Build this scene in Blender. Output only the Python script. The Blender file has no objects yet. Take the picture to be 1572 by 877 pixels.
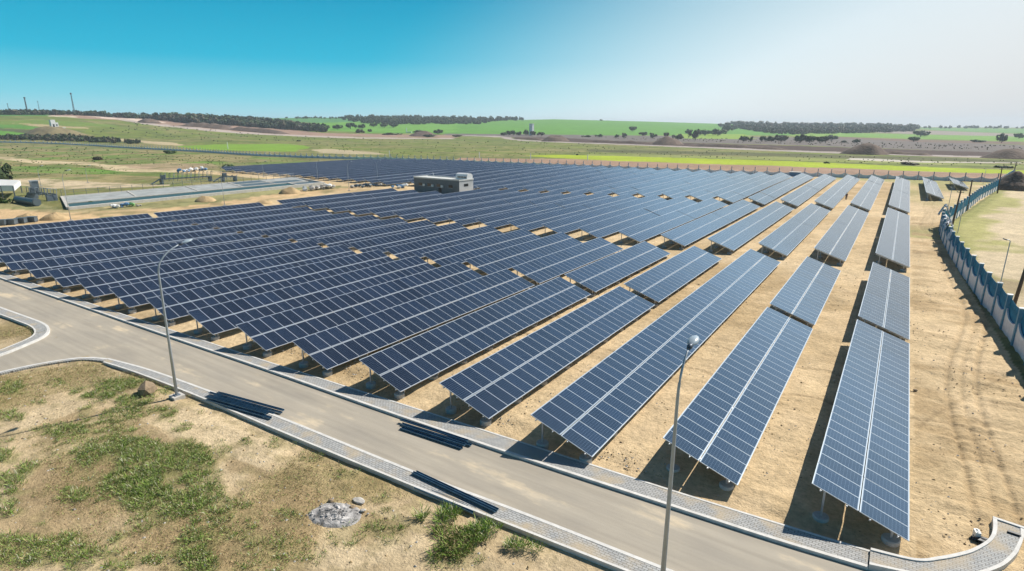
import bpy, bmesh, math, random
import numpy as np
from math import radians as R, sin, cos, tan, pi
random.seed(7); rng = np.random.default_rng(11)
S = bpy.context.scene
C = S.collection

# ------------------------------------------------------------------ camera
CAMZ = 16.91; PIT = R(15.43); YAW = R(33.70); FPX = 883.3; CX, CY = 786.0, 438.5
cd = bpy.data.cameras.new('camera'); cam = bpy.data.objects.new('camera', cd); C.objects.link(cam)
cam.location = (0, 0, CAMZ); cam.rotation_euler = (pi/2-PIT, 0, YAW)
cd.sensor_width = 36; cd.lens = 36*FPX/1572; cd.clip_start = 0.1; cd.clip_end = 20000
S.camera = cam
# ------------------------------------------------------------------ sun and sky
SX, SY, SZ = 0.42, 0.95, 1.02
EL = math.atan2(SZ, math.hypot(SX, SY)); AZ = math.atan2(SX, SY)
w = bpy.data.worlds.new('World'); S.world = w; w.use_nodes = True
nt = w.node_tree; nt.nodes.clear()
wo = nt.nodes.new('ShaderNodeOutputWorld'); bg = nt.nodes.new('ShaderNodeBackground')
sky = nt.nodes.new('ShaderNodeTexSky'); sky.sky_type = 'NISHITA'; sky.sun_disc = False
sky.sun_elevation = EL; sky.sun_rotation = AZ
sky.air_density = 1.0; sky.dust_density = 0.6; sky.ozone_density = 1.5
hs = nt.nodes.new('ShaderNodeHueSaturation'); hs.inputs['Saturation'].default_value = 1.3; hs.inputs['Hue'].default_value = 0.48
nt.links.new(sky.outputs[0], hs.inputs['Color'])
tcw = nt.nodes.new('ShaderNodeTexCoord')
# clear air: pale at the horizon, deep cyan blue higher up
sep = nt.nodes.new('ShaderNodeSeparateXYZ'); nt.links.new(tcw.outputs['Generated'], sep.inputs[0])
rp = nt.nodes.new('ShaderNodeValToRGB'); nt.links.new(sep.outputs[2], rp.inputs[0])
ce = rp.color_ramp.elements; ce[0].position = 0.0; ce[0].color = (.50,.84,.93,1); ce[1].position = 1.0; ce[1].color = (.030,.060,.13,1)
for p_, c_ in ((.045,(.20,.68,.82,1)),(.10,(.01,.48,.70,1)),(.19,(.0,.34,.56,1)),(.36,(.020,.09,.20,1))):
    e_ = ce.new(p_); e_.color = c_
sc1 = nt.nodes.new('ShaderNodeVectorMath'); sc1.operation = 'SCALE'; sc1.inputs['Scale'].default_value = 10.0; nt.links.new(rp.outputs[0], sc1.inputs[0])
m1 = nt.nodes.new('ShaderNodeMix'); m1.data_type = 'RGBA'; m1.inputs[0].default_value = 0.97
nt.links.new(hs.outputs[0], m1.inputs[6]); nt.links.new(sc1.outputs[0], m1.inputs[7])
# milky veil on the sun's side of the sky, thickest low down
dp = nt.nodes.new('ShaderNodeVectorMath'); dp.operation = 'DOT_PRODUCT'
sn = math.sqrt(SX*SX+SY*SY+SZ*SZ); dp.inputs[1].default_value = (SX/sn, SY/sn, SZ/sn-1.55)
nt.links.new(tcw.outputs['Generated'], dp.inputs[0])
mr = nt.nodes.new('ShaderNodeMapRange'); mr.interpolation_type = 'SMOOTHSTEP'
mr.inputs['From Min'].default_value = 0.12; mr.inputs['From Max'].default_value = 0.68
nt.links.new(dp.outputs['Value'], mr.inputs['Value'])
vc = nt.nodes.new('ShaderNodeValToRGB'); nt.links.new(dp.outputs['Value'], vc.inputs[0])
ve = vc.color_ramp.elements; ve[0].position = .25; ve[0].color = (.80,.93,.93,1); ve[1].position = .74; ve[1].color = (.61,.61,.61,1)
e_ = ve.new(.50); e_.color = (.95,.97,.97,1)
sc2 = nt.nodes.new('ShaderNodeVectorMath'); sc2.operation = 'SCALE'; sc2.inputs['Scale'].default_value = 10.0; nt.links.new(vc.outputs[0], sc2.inputs[0])
mx = nt.nodes.new('ShaderNodeMix'); mx.data_type = 'RGBA'
nt.links.new(mr.outputs[0], mx.inputs[0]); nt.links.new(m1.outputs[2], mx.inputs[6]); nt.links.new(sc2.outputs[0], mx.inputs[7])
dh = nt.nodes.new('ShaderNodeVectorMath'); dh.operation = 'DOT_PRODUCT'; dh.inputs[1].default_value = (SX/math.hypot(SX,SY), SY/math.hypot(SX,SY), 0.25)  # added blue-white sky glow above the view, brightens the panel reflections
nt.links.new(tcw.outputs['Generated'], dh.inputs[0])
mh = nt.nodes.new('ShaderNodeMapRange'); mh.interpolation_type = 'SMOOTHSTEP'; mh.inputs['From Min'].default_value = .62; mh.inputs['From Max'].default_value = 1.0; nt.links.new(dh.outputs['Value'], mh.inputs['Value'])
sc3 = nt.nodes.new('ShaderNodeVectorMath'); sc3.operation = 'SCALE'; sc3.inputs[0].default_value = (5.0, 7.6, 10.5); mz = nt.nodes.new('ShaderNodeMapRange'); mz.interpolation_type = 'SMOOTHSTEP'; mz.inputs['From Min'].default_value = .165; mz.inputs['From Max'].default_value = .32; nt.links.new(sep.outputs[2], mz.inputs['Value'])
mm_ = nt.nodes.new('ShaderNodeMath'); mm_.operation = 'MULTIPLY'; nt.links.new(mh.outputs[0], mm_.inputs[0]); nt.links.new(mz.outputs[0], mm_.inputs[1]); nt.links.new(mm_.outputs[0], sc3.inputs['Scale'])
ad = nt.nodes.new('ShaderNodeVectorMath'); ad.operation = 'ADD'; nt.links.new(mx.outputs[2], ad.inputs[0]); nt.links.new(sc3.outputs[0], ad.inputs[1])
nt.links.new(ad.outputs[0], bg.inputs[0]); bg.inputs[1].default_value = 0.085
nt.links.new(bg.outputs[0], wo.inputs[0])
sd = bpy.data.lights.new('sun', 'SUN'); sd.energy = 5.0; sd.angle = R(0.53); sd.color = (1.0, 0.935, 0.83)
so = bpy.data.objects.new('sun', sd); C.objects.link(so)
so.rotation_euler = (pi/2-EL, 0, pi-AZ); so.location = (20, 60, 80)
S.view_settings.view_transform = 'Standard'; S.view_settings.look = 'None'
S.view_settings.exposure = 0.28; S.view_settings.gamma = 1
S.render.engine = 'CYCLES'
S.cycles.volume_bounces = 0; S.cycles.max_bounces = 6

# ------------------------------------------------------------------ helpers
def link(o, parent=None):
    C.objects.link(o)
    if parent: o.parent = parent
    return o
def mesh(name, V, F, mats, uvs=None, mi=None, smooth=False):
    me = bpy.data.meshes.new(name); me.from_pydata([tuple(v) for v in V], [], [tuple(f) for f in F])
    if not isinstance(mats, (list, tuple)): mats = [mats]
    for m in mats: me.materials.append(m)
    if mi is not None: me.polygons.foreach_set('material_index', mi)
    if uvs is not None:
        l = me.uv_layers.new(name='UVMap'); l.data.foreach_set('uv', np.array(uvs, dtype=np.float32).ravel())
    if smooth: me.polygons.foreach_set('use_smooth', [True]*len(me.polygons))
    me.update(); return me
def obj(name, me, parent=None, loc=(0,0,0), rot=(0,0,0)):
    o = bpy.data.objects.new(name, me); o.location = loc; o.rotation_euler = rot; return link(o, parent)
def tag(o, label=None, cat=None, group=None, kind=None):
    if label: o['label'] = label
    if cat: o['category'] = cat
    if group: o['group'] = group
    if kind: o['kind'] = kind
    return o
def empty(name, loc, rz=0):
    o = bpy.data.objects.new(name, None); o.location = loc; o.rotation_euler = (0,0,rz); o.empty_display_size = .3; return link(o)
class MB:
    """collects boxes, tubes and prisms into one mesh"""
    def __init__(s): s.V=[]; s.F=[]
    def add(s, V, F):
        b=len(s.V); s.V += [tuple(v) for v in V]; s.F += [tuple(i+b for i in f) for f in F]; return s
    def box(s, x0,x1,y0,y1,z0,z1):
        return s.add([(x0,y0,z0),(x1,y0,z0),(x1,y1,z0),(x0,y1,z0),(x0,y0,z1),(x1,y0,z1),(x1,y1,z1),(x0,y1,z1)],
            [(0,3,2,1),(4,5,6,7),(0,1,5,4),(1,2,6,5),(2,3,7,6),(3,0,4,7)])
    def tube(s, pts, rad, n=8, cap=True):
        pts=[np.array(p,float) for p in pts]
        if not hasattr(rad,'__len__'): rad=[rad]*len(pts)
        V=[];F=[]
        for i,p in enumerate(pts):
            d=(pts[min(i+1,len(pts)-1)]-pts[max(i-1,0)]); d/=np.linalg.norm(d)+1e-9
            a=np.cross(d,(0,0,1) if abs(d[2])<.95 else (1,0,0)); a/=np.linalg.norm(a); b=np.cross(d,a)
            for k in range(n): V.append(p+rad[i]*(cos(2*pi*k/n)*a+sin(2*pi*k/n)*b))
        for i in range(len(pts)-1):
            for k in range(n): F.append((i*n+k,i*n+(k+1)%n,(i+1)*n+(k+1)%n,(i+1)*n+k))
        if cap: F.append(tuple(range(n-1,-1,-1))); F.append(tuple((len(pts)-1)*n+k for k in range(n)))
        return s.add(V,F)
    def beam(s, a, b, wd, ht, up=(0,0,1)):
        a=np.array(a,float); b=np.array(b,float); d=(b-a)/np.linalg.norm(b-a)
        sd=np.cross(d,up); sd/=np.linalg.norm(sd); u=np.cross(sd,d)
        V=[p+sx*sd*wd/2+sz*u*ht/2 for p in (a,b) for sx,sz in ((-1,-1),(1,-1),(1,1),(-1,1))]
        return s.add(V,[(0,1,2,3),(7,6,5,4),(0,4,5,1),(1,5,6,2),(2,6,7,3),(3,7,4,0)])
    def prism(s, pts, z0, z1):
        n=len(pts); V=[(p[0],p[1],z0) for p in pts]+[(p[0],p[1],z1) for p in pts]
        F=[tuple(range(n-1,-1,-1)),tuple(range(n,2*n))]+[(i,(i+1)%n,n+(i+1)%n,n+i) for i in range(n)]
        return s.add(V,F)
    def blob(s, c, r, seed=0, n=3, jit=.18):
        bm=bmesh.new(); bmesh.ops.create_icosphere(bm, subdivisions=n-1, radius=1)
        rr=random.Random(seed); V=[]
        for v in bm.verts:
            k=1+rr.uniform(-jit,jit); V.append((c[0]+v.co.x*r[0]*k,c[1]+v.co.y*r[1]*k,c[2]+v.co.z*r[2]*k))
        F=[tuple(v.index for v in f.verts) for f in bm.faces]; bm.free(); return s.add(V,F)
    def mesh(s, name, m, smooth=False): return mesh(name, s.V, s.F, m, smooth=smooth)
    def build(s, name, m, parent=None, smooth=False, loc=(0,0,0), rot=(0,0,0)):
        return obj(name, s.mesh(name, m, smooth), parent, loc, rot)

# value noise (numpy)
def vnoise(x, y, sc, seed=0):
    x=np.asarray(x,float)/sc+seed*17.3; y=np.asarray(y,float)/sc+seed*9.1
    xi=np.floor(x).astype(np.int64); yi=np.floor(y).astype(np.int64); fx=x-xi; fy=y-yi
    fx=fx*fx*(3-2*fx); fy=fy*fy*(3-2*fy)
    def h(a,b):
        n=(a*374761393+b*668265263+seed*1274126177)&0x7fffffff
        n=((n^(n>>13))*1274126177)&0x7fffffff
        return ((n^(n>>16))&0xffff)/65535.0
    return (h(xi,yi)*(1-fx)+h(xi+1,yi)*fx)*(1-fy)+(h(xi,yi+1)*(1-fx)+h(xi+1,yi+1)*fx)*fy
def fbm(x,y,sc,o=4,seed=0):
    s=0;a=.5
    for i in range(o): s=s+a*vnoise(x,y,sc/2**i,seed+i); a*=.5
    return s/(1-.5**o)
def sstep(a,b,x):
    t=np.clip((x-a)/(b-a),0,1); return t*t*(3-2*t)

# ------------------------------------------------------------------ terrain height (metres, world xy)
DP = np.array([(-35,80,.35),(-55,80,.83),(-76,80,1.15),(-96,80,1.5),(-20,139,.45),(-35,139,.45),(-49,139,.81),(-82,139,1.62),
 (-116,75,.87),(-116,115,1.2),(-103,116,1.55),(-110,128,1.5),(-55,221,.45),(-82,221,.55),(-20,221,.3),(-20,180,.3),(-70,180,1.0),(-82,50,.6),(-55,50,.35),
 (-30,50,.1),(-116,29,.2),(-150,128,.6),(-190,128,.4),(-215,128,.4),(-150,180,.5),(-200,180,.4),(-135,95,.6),(-135,60,.4),(-180,80,.2),(-200,50,.1),(-240,130,.3),
 (-140,221,.5),(-200,221,.4),(-260,221,.3),(0,30,0),(0,80,0),(0,139,0),(0,180,0),(0,221,0),(15,60,0),(20,140,0),(20,221,0),(-80,15,0),(-120,10,0),(-40,10,0),
 (-180,20,0),(-20,260,.1),(-120,270,.1),(-220,270,.1),(-330,200,.1),(-330,120,.1),(-400,260,0),(-260,60,0)],float)
SKX=[-2500,-400,0,110,250,400,520,640,800,850,1000,1100,1250,1400,1572,2200,4000]
SKYL=[182,176,175,175.5,182,182,181,182,184.5,183.5,187,190,193,195,196,197,198]
def hz(x, y):
    x=np.asarray(x,float); y=np.asarray(y,float); sh=np.broadcast(x,y).shape
    x=np.broadcast_to(x,sh).ravel(); y=np.broadcast_to(y,sh).ravel()
    num=np.full(x.shape,0.0); den=np.full(x.shape,1e-3)
    for a,b,c in DP:
        k=np.exp(-((x-a)**2+(y-b)**2)/(2*17.0**2)); num+=k*c; den+=k
    drop=num/den*sstep(20,46,y)
    r=np.hypot(x,y)+1e-6
    az=np.arctan2(x,y)+YAW
    az=np.clip(((az+pi)%(2*pi))-pi,-1.25,1.25)
    px=CX+FPX*np.tan(az)/cos(PIT)
    ys=np.interp(px,SKX,SKYL)
    te=(194.5-ys)*np.cos(az)*cos(PIT)**2/FPX
    r0=np.interp(px,[0,400,700,1000,1572],[700,640,650,750,900]); RR=np.interp(px,[0,300,500,800,1100,1572],[1350,1500,2100,2300,2800,3400])
    zr=(CAMZ+RR*te)*sstep(0,1,np.clip((r-r0)/(RR-r0),0,1)**0.9)
    zr=zr-np.maximum(r-RR,0)*.012
    return (zr-drop).reshape(sh)
def hz1(x,y): return float(hz(np.array([x]),np.array([y]))[0])
def at(px, py, dz=0.0):
    """where the sight line through a photo pixel meets the terrain (plus dz)"""
    a=(px-CX)/FPX; b=(py-CY)/FPX; cp,sp,cy,sy=cos(PIT),sin(PIT),cos(YAW),sin(YAW)
    yf=cp-b*sp; z=-sp-b*cp; d=np.array([a*cy-yf*sy, a*sy+yf*cy, z])
    d/=math.hypot(d[0],d[1])
    t=np.concatenate([np.linspace(8,400,1200),np.geomspace(400,5500,3000)[1:]])
    g=CAMZ+d[2]*t-(hz(d[0]*t,d[1]*t)+dz)
    i=np.argmax(g<0)
    if g[i]>=0: i=len(t)-1
    if i>0 and g[i]<0: tt=t[i-1]+(t[i]-t[i-1])*g[i-1]/(g[i-1]-g[i])
    else: tt=t[i]
    return float(d[0]*tt),float(d[1]*tt)
def at3(px,py,dz=0.0):
    x,y=at(px,py,dz); return x,y,hz1(x,y)+dz
def pip(x,y,poly):
    ins=np.zeros(x.shape,bool); n=len(poly)
    for i in range(n):
        x1,y1=poly[i]; x2,y2=poly[(i+1)%n]
        if y1==y2: continue
        c=((y1>y)!=(y2>y))&(x<(x2-x1)*(y-y1)/(y2-y1)+x1); ins^=c
    return ins

# ------------------------------------------------------------------ materials
def mat(name, col=(.5,.5,.5), rough=.7, metal=0.0, spec=.5, noise=None, bump=None):
    m=bpy.data.materials.new(name); m.use_nodes=True; n=m.node_tree; b=n.nodes['Principled BSDF']
    b.inputs['Base Color'].default_value=(*col,1); b.inputs['Roughness'].default_value=rough; b.inputs['Metallic'].default_value=metal
    b.inputs['Specular IOR Level'].default_value=spec
    if noise or bump:
        tc=n.nodes.new('ShaderNodeTexCoord')
    if noise:
        sc,amt=noise
        t=n.nodes.new('ShaderNodeTexNoise'); t.inputs['Scale'].default_value=sc; t.inputs['Detail'].default_value=6; t.inputs['Roughness'].default_value=.65
        n.links.new(tc.outputs['Object'],t.inputs['Vector'])
        mr=n.nodes.new('ShaderNodeMapRange'); mr.inputs['From Min'].default_value=.3; mr.inputs['From Max'].default_value=.7
        mr.inputs['To Min'].default_value=1-amt; mr.inputs['To Max'].default_value=1+amt
        n.links.new(t.outputs['Fac'],mr.inputs['Value'])
        v=n.nodes.new('ShaderNodeVectorMath'); v.operation='SCALE'; v.inputs[0].default_value=col
        n.links.new(mr.outputs[0],v.inputs['Scale']); n.links.new(v.outputs[0],b.inputs['Base Color'])
    if bump:
        sc,dist=bump
        t2=n.nodes.new('ShaderNodeTexNoise'); t2.inputs['Scale'].default_value=sc; t2.inputs['Detail'].default_value=5
        n.links.new(tc.outputs['Object'],t2.inputs['Vector'])
        bp=n.nodes.new('ShaderNodeBump'); bp.inputs['Distance'].default_value=dist; bp.inputs['Strength'].default_value=1
        n.links.new(t2.outputs['Fac'],bp.inputs['Height']); n.links.new(bp.outputs[0],b.inputs['Normal'])
    return m
M={}
M['deck']=mat('grey_deck',(.33,.345,.34),.85,noise=(.35,.3))
M['concrete']=mat('concrete',(.50,.47,.43),.85,noise=(1.5,.18),bump=(12,.01))
M['kerb']=mat('kerb_concrete',(.62,.60,.57),.8,noise=(2.5,.16),bump=(20,.006))
M['footing']=mat('footing_concrete',(.42,.42,.41),.85,noise=(6,.15))
M['steel']=mat('galvanised_steel',(.46,.49,.53),.42,.75,noise=(4,.12))
M['rail_steel']=mat('dark_blue_steel',(.06,.14,.22),.5,.1,noise=(3,.3))
M['pole']=mat('galvanised_pole',(.42,.46,.50),.5,.45,noise=(3,.1))
M['lamp_dark']=mat('lamp_housing_dark',(.06,.08,.11),.4,.3)
M['lamp_glass']=mat('lamp_glass',(.36,.43,.49),.3,0,.5)
M['wall_panel']=mat('wall_panel_concrete',(.84,.78,.80),.85,noise=(1.3,.14),bump=(10,.01))
M['wall_panel_far']=mat('far_wall_concrete',(.72,.74,.80),.85,noise=(.8,.12))
M['wall_post_blue']=mat('blue_painted_post',(.08,.26,.40),.55,0,.5,noise=(3,.3))
M['wall_post_far']=mat('slate_blue_post',(.17,.24,.33),.6,noise=(3,.2))
M['cap']=mat('white_cap',(.75,.76,.76),.6)
M['blue_sheet']=mat('blue_metal_sheet',(.02,.19,.33),.7,.0,.12,noise=(2,.3))
M['tarp']=mat('torn_white_cloth',(.62,.62,.66),.8,noise=(3,.25))
M['wood']=mat('dark_wood',(.09,.06,.045),.85,noise=(5,.3))
M['wall_shaded']=mat('shaded_grey_render',(.15,.17,.185),.85,noise=(.8,.15))  # walls turned from the sun: their shade is put into the colour
M['wall_lit']=mat('lit_grey_render',(.50,.515,.53),.85,noise=(.8,.12))  # sun-facing walls and sills: the light is put into this paler tone
M['roofwhite']=mat('pale_roof',(.62,.62,.60),.7,noise=(.6,.15))
M['white']=mat('white_paint',(.80,.80,.79),.5,noise=(1.5,.06))
M['window']=mat('dark_window',(.02,.025,.03),.12)
M['black']=mat('black_plastic',(.02,.02,.022),.5)
M['water']=mat('basin_water',(.045,.075,.070),.35,0,.2,bump=(.8,.02))
M['pipe']=mat('dark_pipe',(.12,.15,.17),.45,.2)
M['machine']=mat('machine_steel',(.13,.16,.19),.5,.5,noise=(1,.3))
M['sandpile']=mat('sand_pile',(.42,.30,.16),.95,noise=(.8,.22),bump=(3,.15))
M['hillsoil']=mat('hill_soil',(.21,.17,.085),.95,noise=(.15,.4),bump=(1,.3))
M['earth']=mat('dark_earth',(.14,.095,.07),.95,noise=(.25,.35),bump=(1,.4))
M['stone']=mat('pale_stone',(.45,.42,.38),.9,noise=(3,.2),bump=(6,.03))
M['rock']=mat('brown_rock',(.27,.20,.13),.95,noise=(2.5,.3),bump=(5,.05))
M['ash']=mat('grey_ash',(.33,.315,.305),.95,noise=(2.2,.85),bump=(14,.03))
M['litterblue']=mat('blue_litter',(.10,.22,.40),.6,noise=(3,.5))
M['littergreen']=mat('green_litter',(.18,.42,.14),.6,noise=(2,.4))
M['redplastic']=mat('red_plastic',(.5,.04,.03),.5)
M['skin']=mat('skin',(.30,.17,.11),.6)
M['cloth_dark']=mat('dark_red_shirt',(.09,.025,.03),.9)
M['cloth_trousers']=mat('dark_trousers',(.05,.05,.06),.9)

def pv_material():
    m=bpy.data.materials.new('photovoltaic_glass'); m.use_nodes=True; n=m.node_tree; N=n.nodes; L=n.links; b=N['Principled BSDF']
    uv=N.new('ShaderNodeUVMap'); sx=N.new('ShaderNodeSeparateXYZ'); L.new(uv.outputs[0],sx.inputs[0])
    def mth(op,a,bb=None,c=None):
        x=N.new('ShaderNodeMath'); x.operation=op
        for i,v in enumerate((a,bb,c)):
            if v is None: continue
            if isinstance(v,(int,float)): x.inputs[i].default_value=v
            else: L.new(v,x.inputs[i])
        return x.outputs[0]
    U,Vv=sx.outputs[0],sx.outputs[1]
    fu=mth('FRACT',U); fv=mth('FRACT',Vv)
    du=mth('MULTIPLY',mth('MINIMUM',fu,mth('SUBTRACT',1.0,fu)),.985)
    dv=mth('MULTIPLY',mth('MINIMUM',fv,mth('SUBTRACT',1.0,fv)),1.96)
    frame=mth('MAXIMUM',mth('LESS_THAN',du,.011),mth('LESS_THAN',dv,.030))
    back=mth('MAXIMUM',mth('LESS_THAN',du,.020),mth('LESS_THAN',dv,.060))
    # cells: 6 across, 12 along
    cu=mth('FRACT',mth('MULTIPLY',mth('DIVIDE',mth('SUBTRACT',mth('MULTIPLY',fu,.985),.030),.925),6.0))
    cv=mth('FRACT',mth('MULTIPLY',mth('DIVIDE',mth('SUBTRACT',mth('MULTIPLY',fv,1.96),.062),1.836),12.0))
    eu=mth('MINIMUM',cu,mth('SUBTRACT',1.0,cu)); ev=mth('MINIMUM',cv,mth('SUBTRACT',1.0,cv))
    gap=mth('MAXIMUM',mth('LESS_THAN',eu,.022),mth('LESS_THAN',ev,.022))
    gap=mth('MAXIMUM',gap,mth('LESS_THAN',mth('ADD',eu,ev),.10))
    bus=mth('LESS_THAN',mth('ABSOLUTE',mth('SUBTRACT',mth('FRACT',mth('MULTIPLY',cu,4.0)),.5)),.04)
    oi=N.new('ShaderNodeObjectInfo')
    cb=N.new('ShaderNodeCombineXYZ'); L.new(mth('FLOOR',U),cb.inputs[0]); L.new(mth('FLOOR',Vv),cb.inputs[1]); L.new(mth('MULTIPLY',oi.outputs['Random'],97.0),cb.inputs[2])
    wn=N.new('ShaderNodeTexWhiteNoise'); L.new(cb.outputs[0],wn.inputs['Vector'])
    cr=N.new('ShaderNodeValToRGB'); e=cr.color_ramp.elements
    e[0].color=(.0035,.010,.026,1); e[1].color=(.009,.021,.050,1); L.new(wn.outputs['Value'],cr.inputs[0])
    def mix(f,a,bb):
        x=N.new('ShaderNodeMix'); x.data_type='RGBA'
        if isinstance(f,(int,float)): x.inputs[0].default_value=f
        else: L.new(f,x.inputs[0])
        for i,v in ((6,a),(7,bb)):
            if isinstance(v,tuple): x.inputs[i].default_value=(*v,1)
            else: L.new(v,x.inputs[i])
        return x.outputs[2]
    # dust film, patchy in world space
    geo=N.new('ShaderNodeNewGeometry'); tn=N.new('ShaderNodeTexNoise'); tn.inputs['Scale'].default_value=.35; tn.inputs['Detail'].default_value=6
    L.new(geo.outputs['Position'],tn.inputs['Vector'])
    dust=mth('MULTIPLY',tn.outputs['Fac'],.014)
    c=mix(mth('MULTIPLY',bus,.08),cr.outputs[0],(.20,.24,.30))
    c=mix(mth('MULTIPLY',gap,.50),c,(.26,.32,.42))
    c=mix(back,c,(.36,.40,.46))
    c=mix(dust,c,(.55,.52,.48))
    c=mix(frame,c,(.40,.43,.47))
    L.new(c,b.inputs['Base Color'])
    L.new(mth('ADD',mth('MULTIPLY',frame,.30),mth('ADD',.07,mth('MULTIPLY',tn.outputs['Fac'],.08))),b.inputs['Roughness'])
    b.inputs['IOR'].default_value=1.72; b.inputs['Specular Tint'].default_value=(.62,.84,1.0,1)
    return m
M['pv']=pv_material()
M['frame']=mat('aluminium_frame',(.50,.50,.52),.4,.5)
M['backsheet']=mat('module_backsheet',(.55,.56,.58),.7)

def ground_material():
    m=bpy.data.materials.new('ground_soil_and_grass'); m.use_nodes=True; n=m.node_tree; N=n.nodes; L=n.links; b=N['Principled BSDF']
    b.inputs['Roughness'].default_value=.95; b.inputs['Specular IOR Level'].default_value=.15
    at_=N.new('ShaderNodeAttribute'); at_.attribute_name='soil'
    tc=N.new('ShaderNodeTexCoord')
    def noise(sc,det=5,ro=.6):
        t=N.new('ShaderNodeTexNoise'); t.inputs['Scale'].default_value=sc; t.inputs['Detail'].default_value=det; t.inputs['Roughness'].default_value=ro
        L.new(tc.outputs['Object'],t.inputs['Vector']); return t.outputs['Fac']
    def mr(v,a,bb,lo,hi):
        x=N.new('ShaderNodeMapRange'); x.inputs['From Min'].default_value=a; x.inputs['From Max'].default_value=bb
        x.inputs['To Min'].default_value=lo; x.inputs['To Max'].default_value=hi; L.new(v,x.inputs['Value']); return x.outputs[0]
    def mul(a,bb):
        x=N.new('ShaderNodeMath'); x.operation='MULTIPLY'; L.new(a,x.inputs[0]); L.new(bb,x.inputs[1]); return x.outputs[0]
    f1=mr(noise(.045),.3,.7,.85,1.15); f2=mr(noise(.45,7,.65),.3,.7,.80,1.18); f3=mr(noise(3.2,8,.75),.28,.72,.68,1.28)
    k=mul(mul(f1,f2),f3)
    sc=N.new('ShaderNodeVectorMath'); sc.operation='SCALE'; L.new(at_.outputs['Color'],sc.inputs[0]); L.new(k,sc.inputs['Scale'])
    # scattered dark clods and small stones
    vo=N.new('ShaderNodeTexVoronoi'); vo.inputs['Scale'].default_value=2.2; L.new(tc.outputs['Object'],vo.inputs['Vector'])
    cl=mr(vo.outputs['Distance'],.05,.11,.62,1.0)
    s2=N.new('ShaderNodeVectorMath'); s2.operation='SCALE'; L.new(sc.outputs[0],s2.inputs[0]); L.new(cl,s2.inputs['Scale'])
    L.new(s2.outputs[0],b.inputs['Base Color'])
    bp=N.new('ShaderNodeBump'); bp.inputs['Distance'].default_value=.17; bp.inputs['Strength'].default_value=.9
    hsum=N.new('ShaderNodeMath'); hsum.operation='ADD'; L.new(noise(1.6,8,.68),hsum.inputs[0]); L.new(mr(noise(9,4,.6),0,1,0,.35),hsum.inputs[1])
    L.new(hsum.outputs[0],bp.inputs['Height']); L.new(bp.outputs[0],b.inputs['Normal'])
    return m

# ------------------------------------------------------------------ ground sheet
# weed patches on the near lot: photo x, y, half sizes, density, height in metres
PATCH=[(224,707,92,42,1.0,.30),(175,606,60,20,.9,.26),(160,625,50,22,.6,.25),(100,660,44,11,.8,.24),(22,742,32,17,.9,.34),(22,686,24,12,.7,.26),(115,762,24,13,.9,.28),(150,768,14,8,.8,.22),(105,795,18,12,.8,.26),(37,846,75,24,.9,.30),(150,858,62,18,.9,.30),(112,830,24,14,.8,.25),(245,770,60,22,.8,.26),(205,745,50,30,1.0,.30),
 (230,640,36,14,.5,.2),(260,632,16,7,.8,.2),(305,634,14,5,.9,.2),(20,596,24,10,.8,.3),(85,588,18,6,.5,.2),(60,620,12,4,.4,.2),(145,606,30,7,.5,.2),(300,700,28,18,.5,.2),(320,800,70,50,.65,.24),(400,850,90,30,.45,.2),(250,820,60,36,.6,.24),(290,860,60,20,.6,.22),(300,740,40,40,.7,.25),(340,690,18,12,.35,.2),(380,685,14,12,.5,.2),(430,680,24,10,.3,.18),(523,727,26,8,.6,.22),(586,763,16,8,.7,.25),(560,820,60,20,.35,.2),(600,800,40,20,.3,.2),(700,855,50,20,.4,.22),
 (15,640,22,9,.8,.30),(8,700,26,12,1.0,.34),(48,720,20,9,.9,.3),(10,780,30,16,.9,.34),(70,800,26,9,.7,.28),(196,830,26,10,.9,.3),(330,865,50,14,.7,.28),(440,790,22,10,.5,.22),(262,655,30,9,.6,.22),(120,690,20,8,.6,.24),(480,700,30,6,.3,.15),(410,620,60,4,.2,.1),(180,690,90,40,.5,.22),(190,590,40,8,.6,.22),(255,600,10,6,.8,.2)]
SAND=(.60,.455,.275)
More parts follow.
